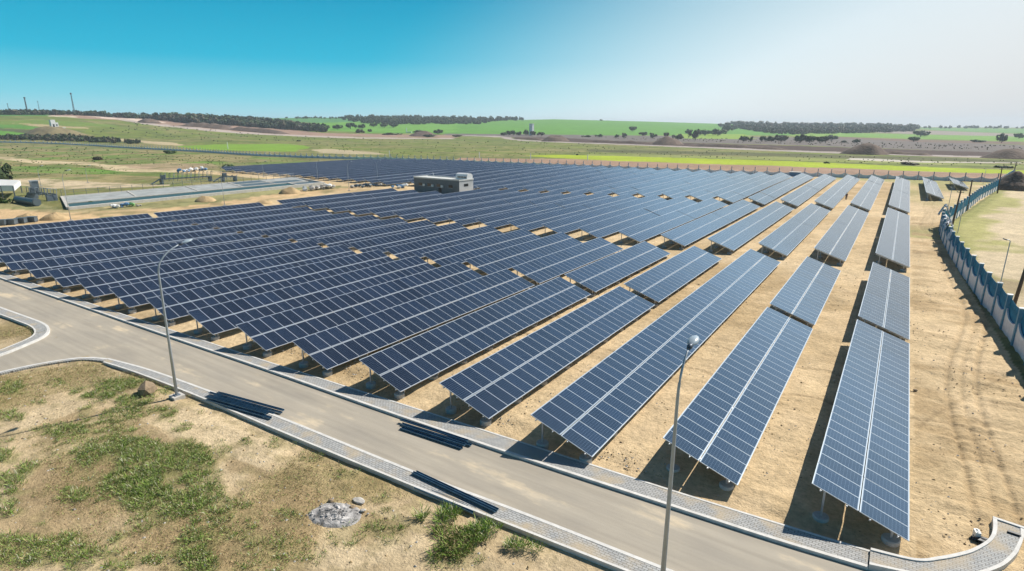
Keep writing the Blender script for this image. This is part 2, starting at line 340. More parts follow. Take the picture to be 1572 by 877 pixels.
def build_ground():
    azv=np.concatenate([np.linspace(-49,49,760), np.linspace(49,311,90)[1:-1]])
    ys=np.concatenate([np.arange(1250,196.2,-1.45)])
    rv=CAMZ/np.tan(np.maximum(np.arctan((ys-CY)/FPX)+PIT,1e-3))
    rv=rv[(rv>4)&(rv<210)]; rv=np.concatenate([[0.01,2,4],rv,210*1.0072**np.arange(0,400)]); rv=np.concatenate([rv[rv<3700],[3900,4300,4900,5600]])
    # thin the steps in the far part where terrain rises towards the eye
    A,Rr=np.meshgrid(np.radians(azv)-YAW,rv,indexing='ij')
    X=Rr*np.sin(A); Y=Rr*np.cos(A); Z=hz(X,Y)
    nearm=1-sstep(120,320,Rr)
    Z=Z+nearm*((fbm(X,Y,1.3,4,3)-.5)*.10+(fbm(X,Y,7,3,5)-.5)*.12)
    # wheel ruts along the service track inside the right-hand wall
    trk=sstep(3.4,4.2,X)*(1-sstep(9.5,10.5,X))*sstep(27,33,Y)*(1-sstep(150,230,Y))
    wv=X+1.1*np.sin(Y/17.0)+.5*np.sin(Y/6.1)
    Z=Z-trk*.13*(np.exp(-((wv-5.6)/.16)**2)+np.exp(-((wv-7.2)/.16)**2)+.6*np.exp(-((wv-6.4)/.13)**2))+trk*(fbm(X*.35,Y*1.7,1.1,4,9)-.5)*.26+nearm*sstep(-90,-60,X)*sstep(24,27,Y)*(fbm(X*.6,Y*1.3,.8,3,15)-.5)*.09
    for yl in (39.2,44.6,63.0,68.5,96.0,118.0): Z=Z-.09*np.exp(-((Y-yl-.5*np.sin(X*.35)-.25*np.sin(X*1.7))/.10)**2)*(X>-70)*(X<9)*(vnoise(X,Y,5,77)>.35)
    # keep the sheet under road and pavements
    rd=sstep(15.8,16.6,Y)*(1-sstep(25.0,26.0,Y))*(1-sstep(5,7.5,X)); rd2=(1-sstep(-54,-47,X))*sstep(-12,-4,Y)*(1-sstep(22.5,24.0,Y))*sstep(-120,-110,X)
    rdm=np.maximum(rd,rd2)
    Z=Z*(1-rdm)+rdm*np.minimum(Z,-.0)-.10*rdm
    nA,nR=X.shape
    # --- colours
    x=X.ravel(); y=Y.ravel(); r=Rr.ravel()
    jx=x+(fbm(x,y,18,4,21)-.5)*np.clip(r*.022,1.0,26); jy=y+(fbm(x,y,18,4,33)-.5)*np.clip(r*.022,1.0,26)
    col=np.empty((x.size,3)); col[:]=(.21,.20,.075)
    n1=fbm(x,y,60,5,41)[:,None]; n2=fbm(x,y,9,4,51)[:,None]
    big=fbm(x,y,r.clip(60)*.16,3,61)[:,None]
    col=col*(.8+.4*n1)+ (n2>.55)*np.array([-.04,-.01,-.01])
    def W(poly): return [at(*p) for p in poly]
    def paint(poly,c,amt=1.0,px=True,nz=None):
        P=W(poly) if px else poly
        m=pip(jx,jy,P)
        if nz is not None: m=m&(nz[:,0]>.5)
        col[m]=col[m]*(1-amt)+np.array(c)*amt
    # far country, beyond the wall
    paint([(-300,150),(-300,215),(0,213),(300,222),(560,238),(900,246),(1700,262),(2500,262),(2500,190),(1572,194),(1200,190),(820,183),(560,178),(200,170),(0,168)],(.175,.215,.045))
    far=(Y.ravel()>236)|(x<-240)
    st=fbm(x*.5+y*.2,y*1.2-x*.1,26,5,201); k=(far&(r<1500))*np.clip((st-.46)*7,0,1)*.6; col=col*(1-k[:,None])+np.array((.30,.25,.12))*k[:,None]
    st=fbm(x*.5,y*1.3,16,5,203); k=(far&(r<1500))*np.clip((st-.50)*8,0,1)*.6; col=col*(1-k[:,None])+np.array((.13,.16,.05))*k[:,None]
    st=fbm(x,y,7,4,205); k=(far&(r<900))*np.clip((st-.55)*9,0,1)*.6; col=col*(1-k[:,None])+np.array((.10,.12,.04))*k[:,None]
    st=fbm(x,y,5,4,207); k=(far&(r<700))*np.clip((st-.60)*9,0,1)*.5; col=col*(1-k[:,None])+np.array((.38,.31,.18))*k[:,None]
    paint([(560,186),(790,183),(1100,189),(1220,192),(1220,208),(1100,208),(940,208),(780,207.5),(560,204)],(.12,.29,.04))
    paint([(385,177),(560,178.5),(560,190),(470,188),(385,186)],(.10,.25,.09))
    paint([(460,189),(560,187),(700,191),(700,203),(560,203),(500,201)],(.15,.33,.05))
    paint([(680,205),(780,206),(940,208),(1060,209),(1300,212),(1572,223),(1900,228),(1900,236),(1572,235),(1460,232),(1220,223),(960,217),(780,211),(680,208)],(.17,.145,.13))
    paint([(780,210.5),(870,212),(960,217),(1220,224),(1460,232),(1572,235),(1900,240),(1900,246),(1572,243),(1460,240),(1220,231.5),(960,221.5),(800,214)],(.085,.055,.045))
    paint([(700,207.5),(770,209),(800,214.5),(960,221.3),(1220,231),(1460,238.5),(1572,241.5),(1900,247),(1900,249.5),(1572,244),(1460,241.2),(1220,233.4),(960,222.8),(800,216.5),(765,211)],(.40,.34,.31))
    paint([(1290,204),(1572,209.5),(1900,213),(1900,221),(1572,217.5),(1440,214),(1290,210)],(.17,.32,.05))
    paint([(1210,202),(1290,203),(1290,210),(1215,209)],(.2,.34,.05))
    paint([(1270,209.5),(1420,215),(1572,218),(1572,222),(1410,218),(1280,212)],(.19,.13,.10))
    paint([(1350,201.5),(1440,201),(1572,206),(1700,208),(1700,212),(1572,210),(1440,207),(1350,204)],(.30,.25,.21))
    paint([(1400,196.5),(1700,198),(1700,207),(1572,205.5),(1440,200.5)],(.13,.28,.07))
    paint([(1040,206),(1140,206),(1160,214),(1040,212.5)],(.24,.36,.05))
    # vegetation just behind the wall
    paint([(700,243),(860,244),(960,247),(1220,255.5),(1460,264),(1572,267),(1800,272),(1800,300),(1572,281),(1400,278),(1218,270.5),(1060,264),(900,258),(760,253),(690,247)],(.36,.235,.165))
    paint([(800,239),(860,238),(960,239.6),(1220,248),(1460,258),(1572,262),(1800,268),(1800,273),(1572,267.5),(1460,264.5),(1220,256),(960,247.5),(880,244)],(.36,.44,.03))
    paint([(560,243),(640,244),(760,249),(900,256),(760,254),(640,248),(540,245)],(.30,.42,.04))
    paint([(265,224.5),(330,222),(440,221),(480,226),(450,233),(380,232),(300,229)],(.20,.33,.04))
    paint([(478,230),(500,228.5),(580,235),(600,237.5),(540,237),(490,235)],(.46,.38,.24))
    paint([(900,229),(1220,236),(1460,243),(1572,247),(1572,251),(1460,248),(1220,241),(900,233)],(.10,.105,.05),.8)
    paint([(900,236),(1220,242),(1460,250),(1572,254),(1572,257),(1460,254),(1220,246),(900,239)],(.30,.33,.10),.6)
    paint([(1300,243),(1360,244.5),(1430,248),(1572,250),(1572,251),(1400,249.5),(1300,245)],(.62,.55,.50),.8)
    # left hill
    paint([(-300,172),(0,172.5),(110,172),(110,178),(0,178.5),(-300,178)],(.09,.23,.05))
    paint([(-300,184),(0,186),(60,184),(150,190),(200,196),(130,194),(60,192),(-300,190)],(.17,.24,.05))
    paint([(20,189),(60,191),(140,196.5),(135,198.5),(60,195)],(.42,.34,.18))
    paint([(-300,190),(0,191),(40,193),(65,196),(60,199),(0,197)],(.11,.25,.045))
    paint([(-300,199),(0,200),(62,204),(62,208.5),(0,208),(-300,207)],(.13,.30,.045))
    paint([(-300,196),(0,197),(62,200),(100,208),(220,220),(60,214),(0,208.5),(60,206),(0,200)],(.11,.12,.055))
    paint([(60,200),(95,199),(120,209),(60,208)],(.26,.19,.10))
    paint([(95,205),(105,204),(125,211),(200,214),(280,220),(275,224),(200,217),(125,214)],(.50,.40,.24))
    paint([(70,176),(110,175.5),(180,177),(260,185),(350,191.5),(430,198),(500,204.5),(700,208),(700,212),(560,210.5),(430,207),(350,201),(300,196),(200,186),(110,181)],(.35,.23,.17))
    paint([(130,178),(180,179.5),(240,186),(260,189.5),(200,186),(160,182)],(.66,.52,.42))
    paint([(75,177),(112,178.5),(112,180.5),(75,179.5)],(.55,.45,.33))
    paint([(180,182),(300,196),(430,206),(560,211),(700,212.3),(700,213.8),(560,213),(430,208.5),(300,199),(180,184.5)],(.47,.39,.34))
    paint([(130,175),(200,180),(200,182.5),(130,178)],(.14,.09,.08))
    paint([(280,188),(350,190.5),(355,197),(290,194)],(.12,.10,.095))
    # inside the wall, left of the solar rows
    for seed,c in ((71,(.17,.27,.055)),(73,(.33,.27,.13)),(77,(.14,.20,.05))):
        q=fbm(x,y,26,4,seed)[:,None]
        m=pip(jx,jy,W([(-300,226),(0,219.5),(187,228),(400,241),(530,246),(345,262),(380,270),(300,272),(130,286),(0,290),(-300,300)]))&(q[:,0]>.56); col[m]=np.array(c)*.9+col[m]*.1
    paint([(-300,234),(0,240.5),(60,246),(140,249.5),(170,253),(260,258),(345,262.5),(345,266),(270,265),(190,264),(140,253.5),(60,251),(0,244.5),(-300,238)],(.60,.48,.30))
    paint([(180,253),(260,250),(330,251),(340,258),(260,262),(200,258)],(.42,.30,.20),.8)
    paint([(0,255),(60,256),(150,258),(215,266),(120,268),(0,262)],(.13,.25,.04),.85)
    paint([(0,275),(60,274),(160,281),(260,284),(200,288),(90,290),(0,284)],(.55,.44,.29))
    paint([(-100,297),(0,303),(100,320),(230,306),(420,288),(500,279),(520,286),(600,296),(420,308),(400,312),(300,322),(190,330),(0,345),(-150,350)],(.30,.28,.13))
    paint([(-150,325),(0,322),(60,322),(170,318),(130,328),(0,336),(-150,340)],(.52,.41,.23))
    paint([(-150,322),(0,320),(60,324),(110,327),(200,322),(300,315.5),(400,301),(470,291),(620,286),(640,292),(560,300),(420,312),(300,323),(150,335),(0,352),(-150,370)],(.60,.42,.235))
    left=(x<-125)&(y<232)
    st=fbm(x,y,9,5,211); k=(left)*np.clip((st-.50)*8,0,1)*.45; col=col*(1-k[:,None])+np.array((.30,.25,.13))*k[:,None]
    st=fbm(x,y,4,4,213); k=(left)*np.clip((st-.55)*9,0,1)*.5; col=col*(1-k[:,None])+np.array((.11,.13,.045))*k[:,None]
    # solar site: bare sand
    site=[(10.5,20),(7.5,88),(6.8,124),(12,150),(31,256),(24,236),(-180,229),(-236,215),(-222,124),(-133,124),(-134,112),(-124,80),(-122,50),(-121,24),(-160,24),(-160,21)]
    m=pip(x,y,site); col[m]=SAND
    m=pip(jx,jy,[(-240,127),(-119,127),(-119,117),(-122,80),(-120,24),(-160,22),(-170,34),(-129,36),(-130,80),(-131,105),(-136,119),(-200,121),(-240,119)]); col[m]=(.60,.45,.26)
    m=pip(x,y,site)
    def soft(mask,f,c,amt=1.0):
        k=(mask*np.clip(f,0,1)*amt)[:,None]; col[:]=col*(1-k)+np.array(c)*k
    tone=fbm(x,y,14,5,91); soft(m,(tone-.48)*5,np.array(SAND)*np.array([.80,.77,.71]))
    soft(m,(fbm(x,y,4,5,92)-.5)*5,np.array(SAND)*np.array([1.12,1.12,1.15]),.7)
    gr=fbm(x,y,30,5,93)
    soft(m&(y>110)&(x>2),(gr-.45)*5,(.33,.31,.13),.8)
    soft(m&(x>-20),(y-219)/6+ (gr-.5),(.36,.34,.14),.8)
    # darker churned patches and wheel ruts on the service track
    ch=fbm(x*.6,y*1.3,3.0,5,95); soft((x>2.8)&(x<10)&(y>24)&(y<140),(ch-.50)*6,np.array(SAND)*np.array([.70,.66,.60]),.8)
    wv=x+1.1*np.sin(y/17.0)+.5*np.sin(y/6.1); tk=((x>3)&(x<10)&(y>27)&(y<200))*(vnoise(x,y,6,131)*.8+.2)
    k=(tk*.42*np.clip(np.exp(-((wv-5.6)/.2)**2)+np.exp(-((wv-7.2)/.2)**2)+.7*np.exp(-((wv-6.4)/.14)**2)+.5*np.exp(-((wv-8.1)/.12)**2),0,1))[:,None]; col=col*(1-k)+np.array((.25,.18,.10))*k
    wv=x-.35*(y-44)+.6*np.sin(y/5.0); k=(((x>3)&(x<10)&(y>27)&(y<60))*.35*np.exp(-((wv-5.6)/.16)**2))[:,None]; col=col*(1-k)+np.array((.25,.18,.10))*k
    for yl in (39.2,44.6,63.0,68.5,96.0,118.0): k=(.5*np.exp(-((y-yl-.5*np.sin(x*.35)-.25*np.sin(x*1.7))/.12)**2)*((x>-70)&(x<9)&(vnoise(x,y,5,77)>.35)))[:,None]; col=col*(1-k)+np.array((.24,.17,.10))*k
    # under the tables the soil is a little redder and litter-strewn
    # right of the wall
    def soft(mask,f,c,amt=1.0):
        k=(mask*np.clip(f,0,1)*amt)[:,None]; col[:]=col*(1-k)+np.array(c)*k
    rt=pip(x,y,[(9.9,15),(9.4,66),(8,90),(7.6,124),(12.6,150),(32,257),(60,262),(120,240),(140,40),(60,10)])
    col[rt]=(.58,.47,.31); q=fbm(x,y,11,4,97); dist=x-np.interp(y,[0,66,124,150,256],[10,9.3,7.2,12.2,31.2])
    soft(rt&(y<235),(q+np.clip(10-dist,0,10)*.024-.63)*9,(.33,.33,.09),.75)
    soft(rt,(q-.38)*5*(1-sstep(78,92,y)),(.38,.29,.18),.9)
    soft(rt,(2.5-dist)*(q>.33),(.27,.27,.09),.8)
    # foreground lot between camera and road
    fg=(y<18.3)&(x<20)&(y>-60)
    dry=fbm(x,y,5,5,101); col[fg]=np.array((.50,.385,.235))
    soft(fg,(dry-.46)*7,(.40,.31,.17)); soft(fg,(dry-.58)*8,(.31,.24,.12)); soft(fg,(.42-dry)*7,(.56,.44,.28))
    soft(fg&(x>-40)&(y<13+.1*(x+40)),(fbm(x,y,2.2,5,103)-.38)*6,(.33,.24,.13),.75)
    soft(fg,(fbm(x,y,.9,4,105)-.56)*8,(.27,.22,.11),.5)
    for px_,py_,rx_,ry_,dn_,h_ in PATCH:
        cx,cy=at(px_,py_); ax,ay=at(px_+rx_,py_); bx,by=at(px_,py_-ry_); T=np.linalg.inv(np.array([[ax-cx,bx-cx],[ay-cy,by-cy]]))
        sel=np.where((np.abs(x-cx)<8)&(np.abs(y-cy)<8)&fg)[0]; uv=T@np.stack([x[sel]-cx,y[sel]-cy]); d2=np.hypot(uv[0],uv[1]); nz=fbm(x[sel],y[sel],1.6,4,7)
        k=(np.clip((1.25-d2)*2,0,1)*np.clip((nz-.34)*6,0,1)*dn_*.75)[:,None]; col[sel]=col[sel]*(1-k)+np.array((.22,.215,.085))*k
    V=np.stack([x,y,Z.ravel()],1)
    idx=np.arange(nA*nR).reshape(nA,nR)
    a=idx; b_=np.roll(idx,-1,axis=0)
    F=np.stack([a[:,:-1],a[:,1:],b_[:,1:],b_[:,:-1]],-1).reshape(-1,4)
    me=bpy.data.meshes.new('ground'); me.vertices.add(len(V)); me.vertices.foreach_set('co',V.astype(np.float32).ravel())
    me.loops.add(F.size); me.loops.foreach_set('vertex_index',F.astype(np.int32).ravel())
    me.polygons.add(len(F)); me.polygons.foreach_set('loop_start',np.arange(0,F.size,4,dtype=np.int32)); me.polygons.foreach_set('loop_total',np.full(len(F),4,dtype=np.int32))
    me.polygons.foreach_set('use_smooth',np.ones(len(F),bool))
    me.update(calc_edges=True)
    ca=me.color_attributes.new('soil','FLOAT_COLOR','POINT'); ca.data.foreach_set('color',np.c_[np.clip(col,.01,.9),np.ones(len(V))].astype(np.float32).ravel())
    me.materials.append(ground_material())
    g=obj('ground',me); tag(g,kind='structure')
    return g
build_ground()

# ------------------------------------------------------------------ road, pavements, kerbs
def interp_poly(P, n=4):
    out=[]
    for i in range(len(P)-1):
        for k in range(n): t=k/n; out.append((P[i][0]*(1-t)+P[i+1][0]*t,P[i][1]*(1-t)+P[i+1][1]*t))
    return out+[P[-1]]
def smooth_poly(P, n=6):
    P=[np.array(p,float) for p in P]; out=[]
    for i in range(len(P)-1):
        p0=P[max(i-1,0)];p1=P[i];p2=P[i+1];p3=P[min(i+2,len(P)-1)]
        for k in range(n):
            t=k/n; out.append(tuple(.5*((2*p1)+(-p0+p2)*t+(2*p0-5*p1+4*p2-p3)*t*t+(-p0+3*p1-3*p2+p3)*t**3)))
    return out+[tuple(P[-1])]
def strip(name, A, B, z, m, thick=None, kind='structure', parent=None):
    """ribbon between two polylines of equal count; thick gives it sides"""
    n=len(A); V=[(p[0],p[1],z) for p in A]+[(p[0],p[1],z) for p in B]
    F=[(i,i+1,n+i+1,n+i) for i in range(n-1)]
    if thick:
        V+=[(p[0],p[1],z-thick) for p in A]+[(p[0],p[1],z-thick) for p in B]
        F+=[(i+2*n,i+1+2*n,i+1,i) for i in range(n-1)]+[(n+i,n+i+1,3*n+i+1,3*n+i) for i in range(n-1)]+[(0,n,3*n,2*n),(n-1,2*n-1+0,4*n-1,3*n-1)]
    o=obj(name,mesh(name,V,F,m),parent)
    if kind and not parent: tag(o,kind=kind)
    return o
def offset(P,d):
    out=[]
    for i,p in enumerate(P):
        a=np.array(P[max(i-1,0)]);b=np.array(P[min(i+1,len(P)-1)]); t=(b-a)/np.linalg.norm(b-a); out.append((p[0]-t[1]*d,p[1]+t[0]*d))
    return out
def asphalt_material():
    m=bpy.data.materials.new('dusty_asphalt'); m.use_nodes=True; n=m.node_tree; N=n.nodes; L=n.links; b=N['Principled BSDF']
    b.inputs['Roughness'].default_value=.85; b.inputs['Specular IOR Level'].default_value=.3
    tc=N.new('ShaderNodeTexCoord'); mp=N.new('ShaderNodeMapping'); mp.inputs['Scale'].default_value=(.35,1.0,1); L.new(tc.outputs['Object'],mp.inputs[0])
    t=N.new('ShaderNodeTexNoise'); t.inputs['Scale'].default_value=.55; t.inputs['Detail'].default_value=7; t.inputs['Roughness'].default_value=.6; L.new(mp.outputs[0],t.inputs['Vector'])
    r=N.new('ShaderNodeValToRGB'); e=r.color_ramp.elements; e[0].position=.36; e[0].color=(.335,.30,.25,1); e[1].position=.70; e[1].color=(.62,.51,.36,1)
    e2=r.color_ramp.elements.new(.58); e2.color=(.39,.345,.28,1)
    L.new(t.outputs['Fac'],r.inputs[0])
    t2=N.new('ShaderNodeTexNoise'); t2.inputs['Scale'].default_value=60; t2.inputs['Detail'].default_value=3; L.new(tc.outputs['Object'],t2.inputs['Vector'])
    mr=N.new('ShaderNodeMapRange'); mr.inputs['To Min'].default_value=.50; mr.inputs['To Max'].default_value=1.50; 
    mp3=N.new('ShaderNodeMapping'); mp3.inputs['Scale'].default_value=(.10,2.6,1); mp3.inputs['Rotation'].default_value=(0,0,-.03); L.new(tc.outputs['Object'],mp3.inputs[0])
    t3=N.new('ShaderNodeTexNoise'); t3.inputs['Scale'].default_value=1; t3.inputs['Detail'].default_value=6; L.new(mp3.outputs[0],t3.inputs['Vector'])
    a3=N.new('ShaderNodeMath'); a3.operation='ADD'; L.new(t2.outputs['Fac'],a3.inputs[0]); L.new(t3.outputs['Fac'],a3.inputs[1]); h3=N.new('ShaderNodeMath'); h3.operation='MULTIPLY'; h3.inputs[1].default_value=.5; L.new(a3.outputs[0],h3.inputs[0]); L.new(h3.outputs[0],mr.inputs[0])
    s=N.new('ShaderNodeVectorMath'); s.operation='SCALE'; L.new(r.outputs[0],s.inputs[0]); L.new(mr.outputs[0],s.inputs['Scale']); L.new(s.outputs[0],b.inputs['Base Color'])
    return m
def paver_material():
    m=bpy.data.materials.new('grey_pavers'); m.use_nodes=True; n=m.node_tree; N=n.nodes; L=n.links; b=N['Principled BSDF']
    b.inputs['Roughness'].default_value=.85
    tc=N.new('ShaderNodeTexCoord'); br=N.new('ShaderNodeTexBrick'); br.inputs['Scale'].default_value=1.0
    br.inputs['Brick Width'].default_value=.24; br.inputs['Row Height'].default_value=.13; br.inputs['Mortar Size'].default_value=.012
    br.inputs['Color1'].default_value=(.33,.335,.335,1); br.inputs['Color2'].default_value=(.43,.43,.42,1); br.inputs['Mortar'].default_value=(.13,.12,.11,1)
    L.new(tc.outputs['Object'],br.inputs['Vector'])
    t=N.new('ShaderNodeTexNoise'); t.inputs['Scale'].default_value=.8; t.inputs['Detail'].default_value=6; L.new(tc.outputs['Object'],t.inputs['Vector'])
    mr=N.new('ShaderNodeMapRange'); mr.inputs['From Min'].default_value=.48; mr.inputs['From Max'].default_value=.74; L.new(t.outputs['Fac'],mr.inputs[0])
    mx=N.new('ShaderNodeMix'); mx.data_type='RGBA'; L.new(mr.outputs[0],mx.inputs[0]); L.new(br.outputs['Color'],mx.inputs[6]); mx.inputs[7].default_value=(.45,.36,.24,1)
    L.new(mx.outputs[2],b.inputs['Base Color']); return m
M['asphalt']=asphalt_material(); M['paver']=paver_material()
XE=1.2
farkerb=[(-150,20.2),(-110,20.5),(-84.3,20.7),(-64.5,21.2),(-49.1,21.6),(-36.6,22.0),(-23.2,22.3),(-14.5,22.6),(-6.9,23.0),(-2.4,23.25),(1.2,23.6)]
farwalk=[(-150,21.3),(-110,21.6),(-84.3,21.8),(-64.5,22.1),(-49.1,22.6),(-36.6,23.0),(-23.2,23.6),(-14.5,23.95),(-6.9,24.25),(-2.4,24.5),(1.2,24.75)]
nk=[(-47.6,16.7),(-42.9,17.4),(-35.9,17.9),(-28.5,18.3),(-18.5,18.55),(-12.1,18.9),(-5.5,19.15),(4,19.5),(20,20.1)]
nw=[(-47.2,16.1),(-43.0,16.55),(-36.0,16.95),(-28.4,17.15),(-18.6,17.5),(-12.1,17.8),(-5.5,18.15),(4,18.5),(20,19.1)]
nkL=[(-50.0,-12),(-51.6,5),(-51.5,10),(-50.9,13.2),(-49.6,15.6),(-47.6,16.7)]
isl_o=[(-150,13.9),(-100,15.6),(-80,16.4),(-70.7,16.75),(-64.5,17.1),(-61.2,17.2),(-59.0,16.8),(-57.4,15.9),(-56.2,14.2),(-55.2,12.0),(-54.8,8),(-54,-12)]
# one asphalt sheet: main road plus the side road mouth
A=interp_poly(farkerb+[(3.5,24.6),(5.2,26.0),(6.4,28.5),(7.0,30.5)],3)
bm=MB(); V=[];
B=[]
road=[(p[0],p[1],0.0) for p in farkerb]+[(3.4,24.4,0.0),(5.2,25.9,0),(6.2,27.4,0),(6.7,29.0,0),(9.5,29.2,0),(22,26,0),(20,20.1,0)]+[(p[0],p[1],0) for p in nk[::-1][1:]]+[(p[0],p[1],0) for p in nkL[::-1][1:]]+[(p[0],p[1],0) for p in isl_o[::-1]]
mb=bmesh.new(); vs=[mb.verts.new((p[0],p[1],-.03)) for p in road]; f=mb.faces.new(vs); bmesh.ops.triangulate(mb,faces=[f]); me=bpy.data.meshes.new('road'); mb.normal_update(); mb.to_mesh(me); mb.free()
if me.polygons[0].normal.z<0: me.flip_normals()
me.materials.append(M['asphalt']); tag(obj('road',me),kind='structure')
KZ=.115
def pavement(outer_k, outer_w, nm, sgn, kw=.17):
    k1=smooth_poly(outer_k); w1=smooth_poly(outer_w)
    k2=offset(k1,sgn*kw); w2=offset(w1,-sgn*.12)
    if sgn>0: strip(nm,k2,w2,KZ-.012,M['paver']); strip('kerb',k1,k2,KZ,M['kerb'],.25); strip('pavement_edging',w2,w1,KZ+.004,M['kerb'],.3)
    else: strip(nm,w2,k2,KZ-.012,M['paver']); strip('kerb',k2,k1,KZ,M['kerb'],.25); strip('pavement_edging',w1,w2,KZ+.004,M['kerb'],.3)
pavement(farkerb,farwalk,'pavement',1)
pavement(nk,nw,'pavement',-1)
k1=smooth_poly(nkL); k2=offset(k1,-.22); strip('kerb',k2,k1,KZ,M['kerb'],.25); strip('kerb',offset(k1,-.50),offset(k1,-.225),KZ-.01,M['paver'],.2)
k1=smooth_poly(isl_o); k2=offset(k1,-.2); w1=offset(k1,-1.05); w2=offset(k1,-.93)
strip('kerb',k2,k1,KZ,M['kerb'],.25); strip('pavement',w2,k2,KZ-.012,M['paver']); strip('pavement_edging',w1,w2,KZ+.003,M['kerb'],.25)
# the raised end of the pavement curling away at the bottom right
ci=smooth_poly([(1.21,24.72),(2.7,25.0),(3.5,25.65),(4.3,26.5),(4.75,27.1),(5.25,28.0),(5.5,28.9),(5.6,30.0)])
co=smooth_poly([(1.21,23.62),(3.1,24.15),(4.4,25.0),(5.5,26.3),(6.1,27.5),(6.35,28.3),(6.55,29.1),(6.65,29.85)])
cw=[tuple(np.array(a)*.86+np.array(b)*.14) for a,b in zip(ci,co)]; cw2=[tuple(np.array(a)*.12+np.array(b)*.88) for a,b in zip(ci,co)]
strip('pavement',cw,cw2,.22,M['paver']); strip('kerb',cw,ci,.27,M['kerb'],.45); strip('kerb',co,cw2,.255,M['kerb'],.5)
strip('kerb',[(5.6,29.88),(6.66,29.73)],[(5.6,30.02),(6.68,29.88)],.275,M['kerb'],.45)

# ------------------------------------------------------------------ solar tables
PT=6.752; XL=2.48; TILT=R(19.3); ML=1.96; GAP=.045; LOWZ=.60; WID=2*ML+GAP
cT,sT=cos(TILT),sin(TILT)
Y0=[25.55,25.65,23.95,24.27,23.99,23.70,23.49,23.22,23.05,22.84,22.58,22.35,22.2,22.0,21.9,21.8,21.7,21.6]
ORD=['first','second','third','fourth','fifth','sixth','seventh','eighth','ninth','tenth','eleventh','twelfth','thirteenth','fourteenth','fifteenth','sixteenth','seventeenth','eighteenth','nineteenth','twentieth']
def nth(i):
    if i<=20: return ORD[i-1]
    if i<30: return 'twenty-'+ORD[i-21]
    if i==30: return 'thirtieth'
    return 'thirty-'+ORD[i-31]
def box_uv(L, n0, n1, th=.035, gapv=0):
    """slab from x=0 to x=-L (up the slope), y 0..n1 with uv counted in modules"""
    V=[(0,0,0),(-L,0,0),(-L,n1,0),(0,n1,0),(0,0,-th),(-L,0,-th),(-L,n1,-th),(0,n1,-th)]
    F=[(0,3,2,1),(4,5,6,7),(0,1,5,4),(1,2,6,5),(2,3,7,6),(3,0,4,7)]
    return V,F
mod_cache={}
def module_mesh(p):
    k=round(p,3)
    if k not in mod_cache:
        V,F=box_uv(ML,0,p-.012)
        uv=[(0,0),(1,0),(1,1),(0,1)]+[(0,0)]*20
        # face 0 loop order (0,3,2,1): u along y, v along slope
        mod_cache[k]=mesh('solar_panel',V,F,[M['pv'],M['frame'],M['backsheet']],uvs=[(0,0),(1,0),(1,1),(0,1)]+[(0,0)]*20,mi=[0,2,1,1,1,1])
    return mod_cache[k]
bank_cache={}
def bank_mesh(n,p):
    k=(n,round(p,3))
    if k not in bank_cache:
        V,F=box_uv(ML,0,p*n-.012)
        bank_cache[k]=mesh('panel_bank',V,F,[M['pv'],M['frame'],M['backsheet']],uvs=[(0,0),(n,0),(n,1),(0,1)]+[(0,0)]*20,mi=[0,2,1,1,1,1])
    return bank_cache[k]
def zslope(s): return LOWZ+s*sT
HP=.22   # depth of purlins and rafter below the glass
def post_mesh(s):
    top=zslope(s)-HP-.05
    m=MB(); m.box(-.045,.045,-.04,.04,0,top); m.box(-.09,.09,-.06,.06,top-.02,top+.04); return m.mesh('post',M['steel'])
def foot_mesh():
    m=MB(); m.tube([(0,0,-.15),(0,0,.16),(0,0,.20)],[.34,.34,.31],20); return m.mesh('footing',M['footing'],False)
S_LO,S_HI=.62,3.42
P_LO=post_mesh(S_LO); P_HI=post_mesh(S_HI); FT=foot_mesh()
m=MB(); m.beam((-.10*cT,0,zslope(.10)-HP+.02),(-(WID-.10)*cT,0,zslope(WID-.10)-HP+.02),.06,.13); RAFT=m.mesh('rafter',M['steel'])
pur_cache={}
def purlin_mesh(L):
    k=round(L,2)
    if k not in pur_cache:
        m=MB(); m.box(-.03,.03,-.06,L+.06,-.12,-.04); pur_cache[k]=m.mesh('purlin',M['steel'])
    return pur_cache[k]
tcount=0
